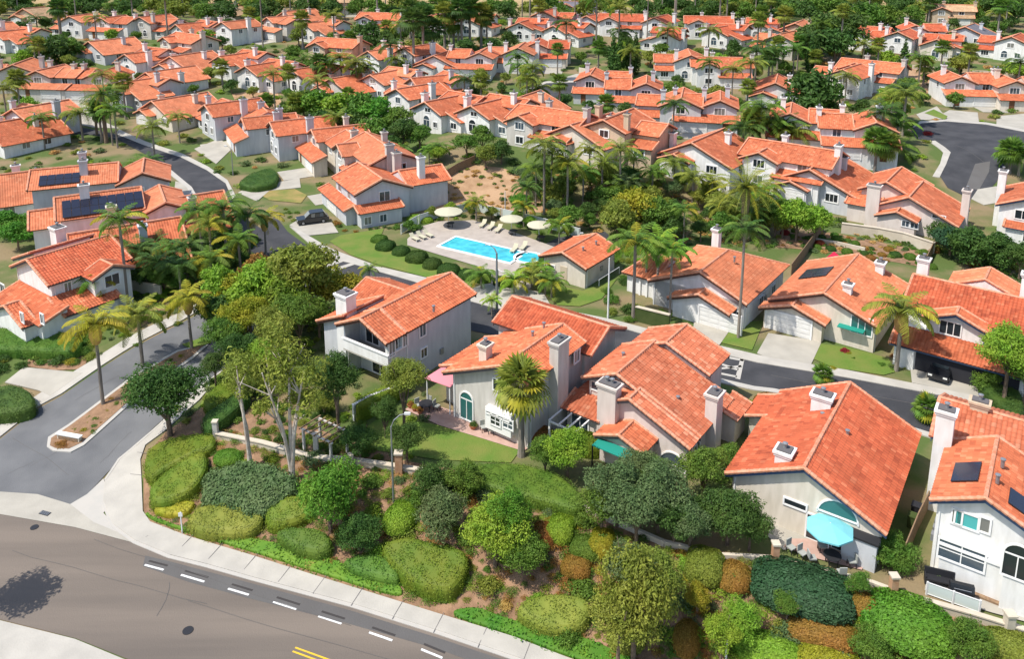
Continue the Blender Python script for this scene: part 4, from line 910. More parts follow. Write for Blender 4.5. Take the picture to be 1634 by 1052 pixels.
FAR = [
 # upper left
 (24,62,'B',-30,'w','o',0),(125,40,'E',-15,'w','s',0),(190,42,'F',-20,'w','o',0),(250,42,'E',-25,'g','o',1),(310,50,'B',-40,'w','o',0),(372,50,'E',-35,'w','s',0),(172,76,'W',-35,'k','s',0),(302,72,'L',-38,'c','o',0),
 (222,97,'B',-32,'w','o',1),(300,100,'W',-30,'w','s',0),(382,102,'B',-35,'w','o',0),(25,120,'E',10,'g','s',0),(95,128,'F',-8,'g','s',0),(160,130,'F',-5,'c','o',1),(222,146,'B',-38,'k','s',0),(280,172,'W',-38,'c','s',0),
 (362,186,'E',-50,'k','o',0),(425,205,'F',-62,'k','o',1),(20,210,'W',-35,'w','o',0),(55,192,'E',-30,'k','s',0),(262,125,'W',-36,'w','s',1),
 (455,42,'F',-45,'g','s',0),(512,48,'B',-40,'w','s',0),(474,27,'W',-35,'c','s',0),(608,36,'L',-15,'w','o',0),(540,80,'L',-25,'t','o',0),(605,92,'B',-42,'w','s',1),(660,92,'E',-40,'w','o',0),(708,98,'W',-20,'w','o',0),(758,98,'F',-10,'w','o',1),(822,92,'E',-10,'w','s',0),
 (425,118,'B',-35,'w','o',0),(500,124,'B',-40,'w','o',0),(556,136,'W',-38,'g','o',0),(622,132,'B',-35,'w','s',0),(692,140,'B',-60,'k','o',0),(655,160,'E',-45,'w','o',0),(716,178,'B',-42,'w','o',0),(788,184,'B',-38,'w','o',0),(835,172,'W',-30,'c','s',0),
 (470,215,'E',-60,'k','o',0),(545,232,'F',-62,'c','o',0),(600,255,'L',-62,'g','s',0),(690,35,'W',-10,'w','s',0),(760,38,'B',-20,'w','o',0),
 # top middle and right
 (918,16,'L',-5,'k','d',0),(844,46,'B',-20,'w','r',0),(880,32,'E',-20,'g','r',1),(905,52,'B',-40,'w','r',0),(948,34,'W',-30,'k','r',0),(992,38,'L',-15,'w','r',0),(1045,42,'E',-30,'w','r',0),(1060,62,'B',-25,'w','r',1),
 (1130,42,'L',-10,'w','r',0),(1158,56,'B',-40,'w','r',0),(1216,46,'B',-20,'w','r',0),(870,82,'F',-8,'c','r',0),(1245,70,'E',-40,'g','s',0),(1276,46,'W',-30,'t','s',0),(1385,60,'B',-42,'w','r',0),(1430,66,'E',-40,'w','r',0),(1467,54,'F',-15,'w','r',0),(1505,74,'B',-30,'c','r',0),
 (1516,22,'L',-20,'t','n',0),(1548,52,'W',-40,'k','d',0),(1608,74,'E',-42,'w','r',0),(1090,104,'E',-8,'w','o',0),(1150,112,'L',-8,'w','o',0),(1390,118,'L',-42,'g','o',0),(1345,128,'E',-42,'w','o',0),(1242,142,'W',-20,'w','o',0),
 (960,135,'F',-12,'k','o',0),(1015,148,'F',-10,'k','o',1),(1075,175,'E',-14,'k','o',0),(1130,176,'F',-14,'k','o',1),(880,202,'L',-35,'g','o',0),(995,215,'E',-34,'t','o',1),(940,212,'W',-40,'c','s',0),(1128,240,'W',-38,'w','o',0),
 (1535,138,'F',-8,'w','o',0),(1622,145,'F',-10,'c','o',0),(1280,200,'F',-20,'w','o',0),(1368,212,'F',-15,'w','o',1),(1262,262,'L',-38,'w','o',0),(1312,282,'W',-38,'k','o',0),
 # left near rows
(180,392,'W',-60,'k','o',0),(262,345,'W',-58,'g','o',0),(-20,55,'E',-30,'w','s',0),(60,22,'W',-20,'t','n',0),(545,8,'L',10,'t','n',0),(360,18,'W',-10,'g','n',0),(20,300,'W',-60,'w','s',0),
]
for f in FAR: far_house(f[0], f[1], f[2], f[3], f[4], f[5], bool(f[6]))
# big dark solar field on the house left of the upper street
g = G(150, 335, 5.2)
# ================= vegetation =================
nr = np.random.RandomState(5)
def leaf_quads(C, Nrm, size, asp=.45, jit=.7):
    """rhombic leaf clumps at centres C with rough normals Nrm"""
    n = len(C); N = Nrm+nr.normal(0, jit, (n,3)); N /= np.linalg.norm(N, axis=1)[:,None]+1e-9
    A = np.cross(N, nr.normal(0,1,(n,3))); A /= np.linalg.norm(A, axis=1)[:,None]+1e-9; B = np.cross(N, A)
    s = (size*(.6+.8*nr.rand(n)))[:,None]
    V = np.stack([C-A*s, C-B*s*asp+N*s*.15, C+A*s, C+B*s*asp+N*s*.15], 1).reshape(-1,3)
    F = np.arange(n*4).reshape(n,4); return V, F
def crown_mesh(name, lobes, dens, size, m='leaf_mid', low=-.35):
    """lobes: (x,y,z,rx,ry,rz)"""
    Cs, Ns = [], []
    for (x,y,z,a,b,c) in lobes:
        n = int(dens*(a*b+b*c+a*c)); d = nr.normal(0,1,(n,3)); d /= np.linalg.norm(d, axis=1)[:,None]
        d = d[(d[:,2] > low) | (nr.rand(n) < .35)]; rr = .60+.42*nr.rand(len(d))**.6+(nr.rand(len(d)) < .10)*.22*nr.rand(len(d))
        bump = 1+.22*np.sin(d[:,0]*6.1+x*3)*np.sin(d[:,1]*5.7+y*2)+.14*np.sin(d[:,2]*7.3+z)+.10*np.sin(d[:,0]*13+d[:,2]*11)
        Cs.append(np.array([x,y,z])+d*np.array([a,b,c])*(rr*bump)[:,None]); Ns.append(d+np.array([0,0,.35]))
    V, F = leaf_quads(np.concatenate(Cs), np.concatenate(Ns), size); return npmesh(name, V, F, [m])
def lobes_round(R_, n, seed, flat=.8, spread=.62):
    r = random.Random(seed); out = [(0,0,0,R_*.62,R_*.62,R_*.6*flat)]
    for i in range(n):
        a = 2*math.pi*(i+r.random()*.7)/n; q = R_*spread*r.uniform(.75,1.1); k = R_*r.uniform(.28,.46)
        out.append((math.cos(a)*q, math.sin(a)*q, r.uniform(-.35,.45)*R_*flat, k, k, k*flat*r.uniform(.8,1.1)))
    for i in range(max(2, n//2)):
        a = r.uniform(0, 6.28); q = R_*.35*r.random(); k = R_*r.uniform(.3,.42)
        out.append((math.cos(a)*q, math.sin(a)*q, R_*flat*r.uniform(.35,.62), k, k, k*.8))
    return out
def trunk_mesh(name, h, r0, r1, limbs, R_, seed, m='bark', lean=0.0, multi=1):
    r = random.Random(seed); b = MB()
    for k in range(multi):
        ox = (k-(multi-1)/2)*.35; a0 = r.uniform(0,6.28); ln = lean+(.12 if multi > 1 else .04)
        pts = [(ox+math.cos(a0)*ln*h*t*t+r.uniform(-.04,.04)*h*t*.5, math.sin(a0)*ln*h*t*t, -.5+(h+.5)*t) for t in (0,.25,.5,.75,1)]
        b.tube(pts, [r0+(r1-r0)*t for t in (0,.25,.5,.75,1)], m, 7)
        for i in range(limbs):
            a = a0+6.28*(i+.3*r.random())/limbs; s_ = pts[2+(i % 2)]; e = (pts[-1][0]+math.cos(a)*R_*.6, pts[-1][1]+math.sin(a)*R_*.6, h+R_*r.uniform(.0,.45))
            md = ((s_[0]+e[0])/2, (s_[1]+e[1])/2, (s_[2]+e[2])/2+.12*R_); b.tube([s_, md, e], [r1*.9, r1*.6, r1*.25], m, 5)
    me = b.build(name); d = me.data; COL.objects.unlink(me); bpy.data.objects.remove(me); return d
# broadleaf prototypes: unit trees, crown radius ~1 scaled by object scale; near ones carry finer leaves
TREE = {}
for i in range(5):
    TREE['near', i] = (crown_mesh('crown', lobes_round(3.0, 8+i, 10+i, .78), 290, .115), trunk_mesh('trunk', 2.6, .22, .13, 4, 3.0, 30+i))
    TREE['mid', i] = (crown_mesh('crown', lobes_round(3.0, 7+i, 20+i, .82), 110, .2), trunk_mesh('trunk', 2.6, .24, .13, 3, 3.0, 40+i))
    TREE['far', i] = (crown_mesh('crown', lobes_round(3.0, 6+i, 50+i, .85), 42, .33), trunk_mesh('trunk', 2.6, .26, .15, 2, 3.0, 60+i))
BUSH = {}
for i in range(4):
    BUSH['near', i] = crown_mesh('foliage', [(a,b,c*.6+.25,d,e,f*.9) for a,b,c,d,e,f in lobes_round(1.0, 6, 70+i, .7)], 620, .07)
    BUSH['far', i] = crown_mesh('foliage', [(a,b,c*.6+.25,d,e,f*.9) for a,b,c,d,e,f in lobes_round(1.0, 5, 80+i, .7)], 110, .16)
def dome_mesh(name, dens, size, flat=.55, seed=0, sq=2.6):
    """clipped shrub: a squashed superellipsoid shell of small leaves over a solid core"""
    n = int(dens*6); d = nr.normal(0,1,(n,3)); d /= np.linalg.norm(d, axis=1)[:,None]; d[:,2] = np.abs(d[:,2])
    k = (np.abs(d[:,0])**sq+np.abs(d[:,1])**sq+np.abs(d[:,2])**sq)**(-1/sq)
    C = d*k[:,None]*(.97+.06*nr.rand(n))[:,None]; C[:,2] *= flat; C *= (1+.03*np.sin(C[:,:1]*7+seed)*np.cos(C[:,1:2]*6))
    V, F = leaf_quads(C, d, size, .6, .45)
    # core
    u = np.linspace(0, 2*math.pi, 17)[:-1]; cv = []; cf = []
    for j, ph in enumerate(np.linspace(0, math.pi/2, 6)):
        for a in u:
            q = np.array([math.cos(a)*math.cos(ph), math.sin(a)*math.cos(ph), math.sin(ph)]); kk = (np.abs(q)**sq).sum()**(-1/sq)
            cv.append(q*kk*np.array([.93,.93,.93*flat]))
    for j in range(5):
        for i in range(16): cf.append((j*16+i, j*16+(i+1) % 16, (j+1)*16+(i+1) % 16, (j+1)*16+i))
    cv = np.array(cv); cf = np.array(cf)+len(V); return npmesh(name, np.concatenate([V, cv]), np.concatenate([F, cf]), ['leaf_trim'])
DOME = [dome_mesh('foliage', 1100, .042, .62, s_, q) for s_, q in ((0,2.3),(2,2.8),(4,3.4))]
CYP = (crown_mesh('crown', [(0,0,z,r_,r_,1.1) for z, r_ in ((1,.75),(2.2,.95),(3.4,.95),(4.6,.85),(5.8,.68),(6.9,.45),(7.8,.25))], 90, .26, low=-.9), trunk_mesh('trunk', 1.6, .15, .12, 0, 1, 3))
def setm(o, m):
    o.material_slots[0].link = 'OBJECT'; o.material_slots[0].material = M[m]
COLR = dict(dark='dark green', mid='mid-green', lime='lime green', olive='olive green', yellow='yellow-green', grey='grey-green', teal='blue-green', rust='rust-tinged', trim='bright green', red='dark red', straw='straw brown', bright='vivid green')
def tree(loc, r, h, m='mid', lod='mid', v=None, name='tree', label=None, bark=None, zsq=1.0):
    """crown radius r, crown centre height h"""
    v = rnd.randrange(5) if v is None else v; cm, tm = TREE[lod, v]; t = empty(name, loc, rnd.uniform(0, 6.28)); s_ = r/3.0
    c = link('crown', cm, t, (0,0,h)); c.scale = (s_*rnd.uniform(.92,1.08), s_*rnd.uniform(.92,1.08), s_*zsq*rnd.uniform(.85,1.1)); setm(c, 'leaf_'+m)
    k = link('trunk', tm, t); k.scale = (max(.5,s_), max(.5,s_), max(.2,h/3.0))
    if bark: setm(k, bark)
    tag(t, label or COLR[m]+' round tree', 'tree', 'broadleaf trees'); 
    if not label: t['_auto'] = 1
    return t
def bush(loc, r, m='mid', near=True, hs=1.0, label=None, name='bush', cat='bush'):
    o = link(name, BUSH['near' if near else 'far', rnd.randrange(4)], None, loc, rnd.uniform(0,6.28)); o.scale = (r, r*rnd.uniform(.85,1.1), r*hs); setm(o, 'leaf_'+m)
    tag(o, label or COLR[m]+' loose bush', cat, 'loose bushes')
    if not label: o['_auto'] = 1
    return o
def dome(loc, rx, ry, h, m='trim', rot=0, label=None, v=None):
    o = link('clipped_shrub', DOME[rnd.randrange(3) if v is None else v], None, loc, rot); o.scale = (rx, ry, h/.62); setm(o, 'leaf_'+m)
    tag(o, label or COLR[m]+' clipped shrub', 'shrub', 'clipped shrubs')
    if not label: o['_auto'] = 1
    return o
# ---- clipped hedges and mounds of free outline ----
def hedge(pts, h, m, label, top=True, cat='hedge', px=True, dens=120, size=.055, name='clipped_hedge', rough=.12):
    """outline = photo pixels of the TOP edge (top=True) or of the foot; rounded shell of leaves over a core"""
    W = [G(*p, up=h) if top else G(*p) for p in pts] if px else [Vector((p[0],p[1],gz(*p))) for p in pts]
    P2 = [(w.x, w.y) for w in W]; c = sum((Vector(p) for p in P2), Vector((0,0)))/len(P2)
    ar = sum(P2[i][0]*P2[(i+1) % len(P2)][1]-P2[(i+1) % len(P2)][0]*P2[i][1] for i in range(len(P2)))
    if ar < 0: P2 = P2[::-1]
    # smooth outline (Chaikin)
    for _ in range(2):
        Q = []
        for i in range(len(P2)):
            a, b_ = P2[i], P2[(i+1) % len(P2)]; Q += [(a[0]*.8+b_[0]*.2, a[1]*.8+b_[1]*.2), (a[0]*.2+b_[0]*.8, a[1]*.2+b_[1]*.8)]
        P2 = Q
    n = len(P2); V = []; F = []; o = Vector((c.x, c.y, gz(c.x, c.y)))
    nrm = []
    for i in range(n):
        a, b_ = Vector(P2[i-1]), Vector(P2[(i+1) % n]); t = (b_-a).normalized(); nrm.append(Vector((t.y, -t.x)))
    rad = min(.45, h*.45, min((Vector(p)-c).length for p in P2)*.5)
    rings = [(0,-.3)]+[(0, .1*h)]+[(0, h-rad)]+[(rad*(1-math.cos(a)), h-rad+rad*math.sin(a)) for a in (.5,1.05,1.57)]
    for inn, z in rings:
        for i in range(n): x, y = P2[i][0]-nrm[i].x*inn, P2[i][1]-nrm[i].y*inn; V.append((x-o.x, y-o.y, gz(x,y)+z-o.z))
    for j in range(len(rings)-1):
        for i in range(n): F.append([j*n+i, j*n+(i+1) % n, (j+1)*n+(i+1) % n, (j+1)*n+i])
    F.append([(len(rings)-1)*n+i for i in range(n)])
    me = bpy.data.meshes.new('foliage'); bm = bmesh.new(); vs = [bm.verts.new(v) for v in V]
    for f in F: bm.faces.new([vs[k] for k in f])
    bmesh.ops.triangulate(bm, faces=bm.faces[:]); bmesh.ops.recalc_face_normals(bm, faces=bm.faces[:])
    cc, nn_ = [], []
    for f in bm.faces:
        a_ = f.calc_area(); k = int(a_*dens+nr.rand()); p0, p1, p2 = [np.array(v.co) for v in f.verts]; fn = np.array(f.normal)
        for _ in range(k):
            r1, r2 = nr.rand(2); r1 = math.sqrt(r1); q = p0*(1-r1)+p1*r1*(1-r2)+p2*r1*r2
            cc.append(q+fn*(nr.rand()*rough+.10*math.sin(q[0]*2.3)*math.sin(q[1]*2.9+1)+.07*math.sin(q[0]*6+q[1]*5)+(.16*nr.rand() if nr.rand() < .06 else 0))); nn_.append(fn)
    C0 = np.array([tuple(v.co) for v in bm.verts]); F0 = np.array([[v.index for v in f.verts]+[f.verts[2].index] for f in bm.faces]) if False else None
    bm.verts.index_update(); tri = [[v.index for v in f.verts] for f in bm.faces]; bm.free()
    LV, LF = leaf_quads(np.array(cc), np.array(nn_), size, .6, .5)
    me.from_pydata([tuple(x) for x in C0]+[tuple(x) for x in LV], [], tri+[[int(q)+len(C0) for q in f] for f in LF])
    me.materials.append(M['leaf_'+m]); me.update()
    ob = link(name, me, None, o)
    tag(ob, label, cat)
    return ob
# ---- palms ----
def frond_mesh(name, L, rise, droop, nl, leaf, m='leaf_mid', wid=.05, vshape=.25):
    """feather frond from the origin out along +x"""
    V, F = [], []; pts = []; x = z = 0.0
    for i in range(nl+1):
        t = i/nl; a = rise-(rise+droop)*t**1.15; pts.append((x, z, a)); x += math.cos(a)*L/nl; z += math.sin(a)*L/nl
    for i in range(nl):     # rachis
        (x0,z0,_), (x1,z1,_) = pts[i], pts[i+1]; w0 = wid*(1-i/nl)+.008; k = len(V)
        V += [(x0,-w0,z0),(x0,w0,z0),(x1,w0*.85,z1),(x1,-w0*.85,z1)]; F.append((k,k+1,k+2,k+3))
    for i in range(1, nl+1):
        t = i/nl; x0, z0, a = pts[i]; l_ = leaf*math.sin(math.pi*min(1, .12+t*.86))**.6
        for sg in (-1, 1):
            jz = nr.uniform(-.15,.15); e = (x0+l_*.45*math.cos(a), sg*l_*.82, z0+l_*(.45*math.sin(a)-vshape+jz)); w_ = leaf*.085
            k = len(V); V += [(x0-w_, sg*.01, z0), (x0+w_, sg*.01, z0+.01), (e[0]+w_*.4, e[1], e[2]), (e[0]-w_*.6, e[1], e[2]-.02)]; F.append((k,k+1,k+2,k+3))
            m_ = ((x0+e[0])/2+w_*1.6, (e[1])/2, (z0+e[2])/2+.04)
    return npmesh(name, np.array(V, float), np.array(F), [m])
def fan_mesh(name, pet, Rr, nb, m='leaf_mid', dro=.25):
    V, F = [], []; V += [(0,-.02,0),(0,.02,0),(pet,.015,0),(pet,-.015,0)]; F.append((0,1,2,3))
    for i in range(nb):
        a = math.radians(-115+230*i/(nb-1)); a2 = math.radians(115/(nb-1)*.95); r_ = Rr*(1-.15*abs(a)/2); k = len(V)
        def q(an, rr, dz): return (pet+math.cos(an)*rr, math.sin(an)*rr, dz)
        V += [(pet,0,0), q(a-a2, r_*.6, .03-dro*.2), q(a, r_, -dro*r_), q(a+a2, r_*.6, -.03-dro*.2)]; F.append((k,k+1,k+2,k+3))
    return npmesh(name, np.array(V, float), np.array(F), [m])
FR = [frond_mesh('frond', 2.9, R(72), R(5), 20, .75), frond_mesh('frond', 3.2, R(45), R(60), 22, .8), frond_mesh('frond', 3.0, R(12), R(85), 20, .75)]
FRD = [frond_mesh('frond', 3.6, R(70), R(-15), 24, .45, vshape=.05), frond_mesh('frond', 3.9, R(40), R(30), 24, .48, vshape=.05), frond_mesh('frond', 3.8, R(8), R(55), 24, .48, vshape=.08)]
FAN = [fan_mesh('frond', .9, .95, 13), fan_mesh('frond', 1.1, 1.0, 13, dro=.5)]
def merged(src_list, name):
    Vs, Fs, k = [], [], 0
    for me, mw in src_list:
        v = np.array([tuple(mw @ x.co) for x in me.vertices]); f = np.array([list(p.vertices) for p in me.polygons])+k; k += len(v); Vs.append(v); Fs.append(f)
    return npmesh(name, np.concatenate(Vs), np.concatenate(Fs), ['leaf_mid'])
def frond_set(kind, r):
    """list of (mesh index, yaw, tilt, scale)"""
    out = []
    if kind == 'q':
        for n, i, t, s_ in ((4,0,0,.9),(7,1,0,1),(6,2,0,1)):
            for k in range(n): out.append((i, 6.283*(k+r.random()*.5)/n, r.uniform(-.1,.12)+t, s_*r.uniform(.88,1.08)))
    elif kind == 'd':
        for n, i, s_ in ((8,0,.95),(13,1,1),(14,2,1),(8,2,.95)):
            for k in range(n): out.append((i, 6.283*(k+r.random()*.5)/n, r.uniform(-.12,.12)+(.35 if (i == 2 and s_ < 1) else 0), s_*r.uniform(.9,1.08)))
    else:
        for n, tl in ((6,-1.25),(9,-.75),(10,-.25),(10,.3),(8,.8)):
            for k in range(n): out.append((0 if tl < 0 else 1, 6.283*(k+r.random()*.5)/n, tl+r.uniform(-.15,.15), r.uniform(.9,1.1)))
    return out
SETS = dict(q=FR, d=FRD, f=FAN)
def fmat(yaw, tilt, s_): return Matrix.Rotation(yaw,4,'Z') @ Matrix.Rotation(tilt,4,'Y') @ Matrix.Scale(s_,4)
MERG = {}
for kd in 'qdf':
    for i in range(2):
        r = random.Random(i+3); MERG[kd, i] = merged([(SETS[kd][a], fmat(b, c, d)) for a, b, c, d in frond_set(kd, r)], 'crown')
PT = {}
def palm_trunk(kind):
    if kind not in PT:
        b = MB(); n = 9
        if kind == 'q': b.tube([(.02*math.sin(i), 0, -.06+1.06*i/(n-1)) for i in range(n)], [.19,.17,.16,.155,.15,.145,.14,.15,.11], 'bark_palm', 8)
        elif kind == 'd': b.tube([(0,0,-.06+1.06*i/(n-1)) for i in range(n)], [.42,.38,.36,.36,.36,.37,.4,.5,.35], 'bark', 10)
        else: b.tube([(0,0,-.06+1.06*i/(n-1)) for i in range(n)], [.32,.24,.2,.19,.18,.18,.18,.19,.15], 'bark_palm', 8)
        o = b.build('trunk'); PT[kind] = o.data; bpy.data.objects.remove(o)
    return PT[kind]
sk = MB(); sk.lathe([(.12,0),(.45,-.25),(.5,-.9),(.32,-1.5),(.2,-1.6)], 'leaf_straw', 10); o_ = sk.build('dead_skirt'); SKIRT = o_.data; bpy.data.objects.remove(o_)
PN = dict(q='feather palm', d='date palm', f='fan palm')
def palm(bx, by, ty, kind='q', m='mid', s_=1.0, detail=None, label=None, skirt=False, world=None, hh=None, lean=0):
    b = world if world is not None else G(bx, by); h_ = hh if hh else max(1.2, hgt(b, ty)); t = empty('palm_tree', b, rnd.uniform(0,6.28))
    k = link('trunk', palm_trunk(kind), t); k.scale = (s_*.95, s_*.95, h_)
    if lean: t.rotation_euler.y = lean
    detail = (b.y < 120) if detail is None else detail
    r = random.Random(rnd.random())
    if detail:
        for a, yw, tl, q in frond_set(kind, r):
            f = link('frond', SETS[kind][a], t); f.matrix_local = Matrix.Translation((0,0,h_)) @ fmat(yw, tl, q*s_)
            setm(f, 'leaf_'+(m if r.random() < .85 else ('yellow' if m != 'dark' else 'mid')))
    else:
        c = link('crown', MERG[kind, rnd.randrange(2)], t, (0,0,h_)); c.scale = (s_,)*3; setm(c, 'leaf_'+m)
    if skirt: q = link('dead_skirt', SKIRT, t, (0,0,h_-.05)); q.scale = (s_,)*3
    tag(t, label or COLR[m]+' '+PN[kind], 'palm tree', 'palm trees')
    if not label: t['_auto'] = 1
    return t
# ================= placing: palms =================
palm(228,586,505,'q','olive',1.15); palm(165,647,520,'q','yellow',1.15,skirt=True); palm(205,492,352,'q','mid',1.15); palm(306,558,478,'q','yellow',1.0,skirt=True)
palm(277,455,400,'q','mid',.95); palm(325,425,338,'q','mid',1.2); palm(363,425,332,'q','mid',1.2); palm(400,420,345,'q','dark',1.1); palm(425,410,350,'q','yellow',1.0,skirt=True); palm(340,440,360,'q','olive',1.1)
palm(154,500,450,'q','bright',.95); palm(590,462,430,'q','mid',.55); palm(572,470,452,'q','grey',.5); palm(205,520,505,'q','grey',.6); palm(180,470,440,'q','bright',.8)
for q in ((250,430,390),(300,455,395),(225,445,400),(340,470,415),(190,430,385),(290,480,425),(385,450,385),(255,470,420),(360,395,350)): palm(*q,'q',rnd.choice(['dark','mid','dark']),1.05)
palm(170,228,150,'d','mid',1.15,detail=True); palm(188,236,178,'q','mid',1.2); palm(180,232,172,'q','lime',1.0); palm(247,252,203,'q','olive',1.2); palm(72,238,188,'q','mid',1.1); palm(287,228,187,'q','olive',1.0); palm(222,285,262,'q','mid',1.0); palm(240,275,258,'q','dark',1.0)
palm(155,215,160,'d','dark',.8,detail=False)
FP = palm(832,728,612,'f','olive',1.35,detail=True,label='tall fan palm with shaggy crown standing before the grey arched-window house')
palm(1010,512,388,'q','mid',1.25); palm(1048,482,388,'q','lime',1.1); palm(1068,512,400,'q','bright',.95); palm(1030,470,400,'q','mid',.9)
palm(1186,385,300,'d','olive',1.5,detail=True,label='broad old date palm with long arching fronds behind the first street garage house')
palm(1178,540,368,'q','dark',1.0,label='thin dark trunked palm rising in front of the first street garage house'); palm(1090,392,335,'q','mid',.8)
palm(1430,592,497,'q','olive',1.35,skirt=True,label='palm with wide drooping crown on the street lawn by the open garage house'); palm(1478,672,650,'f','mid',.75,label='small fan palm on the kerb across from the open garage house'); palm(1312,614,600,'f','mid',.6)
for q in ((868,342,232,'q','olive',1.3),(880,335,245,'q','mid',1.2),(905,345,262,'q','olive',1.2),(855,330,270,'q','mid',1.1),(988,325,240,'q','olive',1.2),(960,318,262,'q','olive',1.1),(930,330,275,'q','mid',1.0),(1000,330,290,'q','grey',1.0),(1075,300,262,'q','olive',1.2),
    (1105,330,285,'q','olive',1.1),(1040,320,275,'q','mid',1.0),(1135,330,290,'q','olive',1.0),(1010,300,255,'q','dark',1.0),(1195,380,340,'q','mid',1.0),(1215,360,312,'q','bright',1.0),(1150,370,330,'q','olive',.9),(840,355,300,'q','dark',.9),(700,255,235,'q','mid',.9),
    (640,265,240,'q','mid',.8),(1225,330,300,'q','olive',.9),(685,262,240,'q','bright',.7),(940,300,240,'q','olive',1.0),(845,445,432,'q','mid',.7),(858,452,430,'q','bright',.8),(870,470,445,'f','dark',.5),(785,505,480,'q','lime',.5)): palm(*q)
for q in ((661,121,30,1.0),(676,96,22,1.0),(692,92,45,1.0),(710,84,20,1.05),(724,80,35,1.0),(737,84,12,1.05),(750,80,8,1.05),(768,78,20,1.0),(700,60,2,1.0),(655,60,12,.9)): palm(q[0],q[1],q[2],'f',rnd.choice(['dark','mid','olive']),q[3]*2.1,detail=False)
for q in ((512,146,98),(528,148,103),(545,142,92),(570,152,100),(583,152,108),(625,124,72),(640,75,40),(618,70,42),(1064,88,48),(1130,84,48),(1203,152,82),(1195,160,100),(1211,236,172),(1200,235,190),(1225,140,90),(1232,120,80),(858,168,142),(850,165,150),(1440,200,142),(1420,205,158),
          (1405,240,180),(1395,280,222),(1412,272,230),(1430,230,200),(1240,110,70),(1215,100,70),(990,75,50),(1000,330,300),(1382,235,205),(1425,255,238),(1610,275,240),(1625,280,250),(1250,235,200),(1265,240,212),(485,120,95),(100,90,70),(1185,240,205),(1222,235,195),(560,88,60),(400,45,20),(180,30,8),(110,50,25),(1590,45,22),(330,30,10),(1340,60,20),
          (1290,110,60),(1310,95,40),(1265,120,80),(900,20,2),(60,50,30)):
    palm(q[0],q[1],q[2],rnd.choice('qqqf'),rnd.choice(['mid','dark','olive']),1.45,detail=False)
# ================= placing: individual trees =================
def T(bx, by, cy, rpx, m='mid', v=None, label=None, bark=None, zsq=1.0, lod=None, name='tree'):
    """base pixel, crown centre row, crown radius in photo pixels"""
    b = G(bx, by); h_ = max(.8, hgt(b, cy)); sc_ = FPX/((b.y)*math.cos(TH)-(b.z-CAMH)*math.sin(TH)); r = rpx/sc_
    return tree(b, r, h_, m, lod or ('near' if b.y < 78 else 'mid' if b.y < 150 else 'far'), v, label=label, bark=bark, zsq=zsq)
T(272,697,625,66,'dark',label='dense dark green multi-stemmed tree at the entry road corner',zsq=.95)
# olive green trees with spreading crowns beside the long balcony house
T(488,520,432,52,'olive',label='spreading olive green tree at the residential street corner'); T(545,510,462,36,'yellow'); T(425,520,455,46,'lime'); T(372,500,470,40,'yellow',label='yellow-green tree behind the entry road median top')
T(395,560,505,40,'yellow'); T(440,575,520,38,'olive'); T(480,560,500,40,'mid'); T(415,470,440,40,'rust',label='rust tinged olive tree between the palm grove and street corner'); T(350,545,500,34,'dark'); T(510,540,500,32,'mid'); T(380,600,555,30,'dark'); T(460,480,455,38,'trim')
T(350,495,452,36,'lime'); T(395,640,600,34,'olive'); T(520,500,455,42,'yellow'); T(455,540,480,46,'trim'); T(400,530,478,40,'lime'); T(360,575,530,36,'mid'); T(430,610,565,34,'lime'); T(470,640,610,30,'olive'); T(345,620,580,26,'dark')
# white-barked trees
def eucalypt(bx, by, tops, label, rr=1.5):
    b0 = G(bx, by); t = empty('white_barked_tree', b0); b = MB(); r = random.Random(bx)
    pts0 = []
    for (tx, ty, rr_) in tops:
        h_ = hgt(b0, ty); dx = (tx-bx)/ (FPX/b0.y*.98)
        f = Vector((dx, r.uniform(-1,1), h_)); md = f*.5+Vector((-.25*dx, r.uniform(-.3,.3), 0)); b.tube([(0,0,-.4), (dx*.05,0,h_*.15), tuple(md), tuple(f)], [.24,.19,.13,.05], 'bark_white', 8); pts0.append((f, rr_))
        for k in range(3):
            a = r.uniform(0,6.28); e = f+Vector((math.cos(a)*rr_*.8, math.sin(a)*rr_*.8, r.uniform(-.8,.5))); b.tube([tuple(md*.4+f*.6), tuple(e)], [.07,.02], 'bark_white', 5)
    b.build('trunk', t)
    lb = []
    for f, rr_ in pts0:
        for k in range(5): a = r.uniform(0,6.28); q = rr_*.6; s_ = rr_*r.uniform(.35,.55); lb.append((f.x+math.cos(a)*q, f.y+math.sin(a)*q, f.z+r.uniform(-.5,.6)*rr_, s_, s_, s_*.8))
    c = link('crown', crown_mesh('crown', lb, 110, .15), t); setm(c, 'leaf_olive'); tag(t, label, 'tree'); return t
eucalypt(467,770,[(430,590,2.2),(470,560,2.2),(500,590,1.8),(440,640,1.6),(490,640,1.5)],'tall white-barked tree with forked trunk and sparse olive crown above the slope')
eucalypt(400,750,[(392,580,1.6),(385,620,1.2)],'slender single white trunk tree left of the forked white-barked one')
T(645,690,600,40,'olive',v=2,label='slim olive crowned tree between the pink awning and balcony house'); T(615,700,655,26,'dark'); T(540,690,600,44,'dark',label='dark green bushy tree in front of the balcony of the long house'); T(518,665,640,28,'olive')
T(1296,190,152,44,'dark',label='big dark round tree on the mid hill left of the ridge house'); T(1270,385,345,34,'lime'); T(1300,388,352,30,'lime',label='bright lime green round tree right of the date palm'); T(1248,380,340,26,'mid')
T(1545,425,395,40,'dark'); T(1590,430,400,36,'dark'); T(1515,412,385,30,'teal'); T(1625,450,410,30,'dark'); T(1500,395,372,24,'dark')
T(1600,650,565,52,'lime',label='full bright green tree at the right edge beside the open garage house'); T(1632,655,590,40,'mid'); T(1575,620,600,30,'mid')
T(1015,372,330,42,'yellow'); T(985,385,345,34,'olive'); T(1050,380,340,32,'mid'); T(1235,225,205,20,'olive')
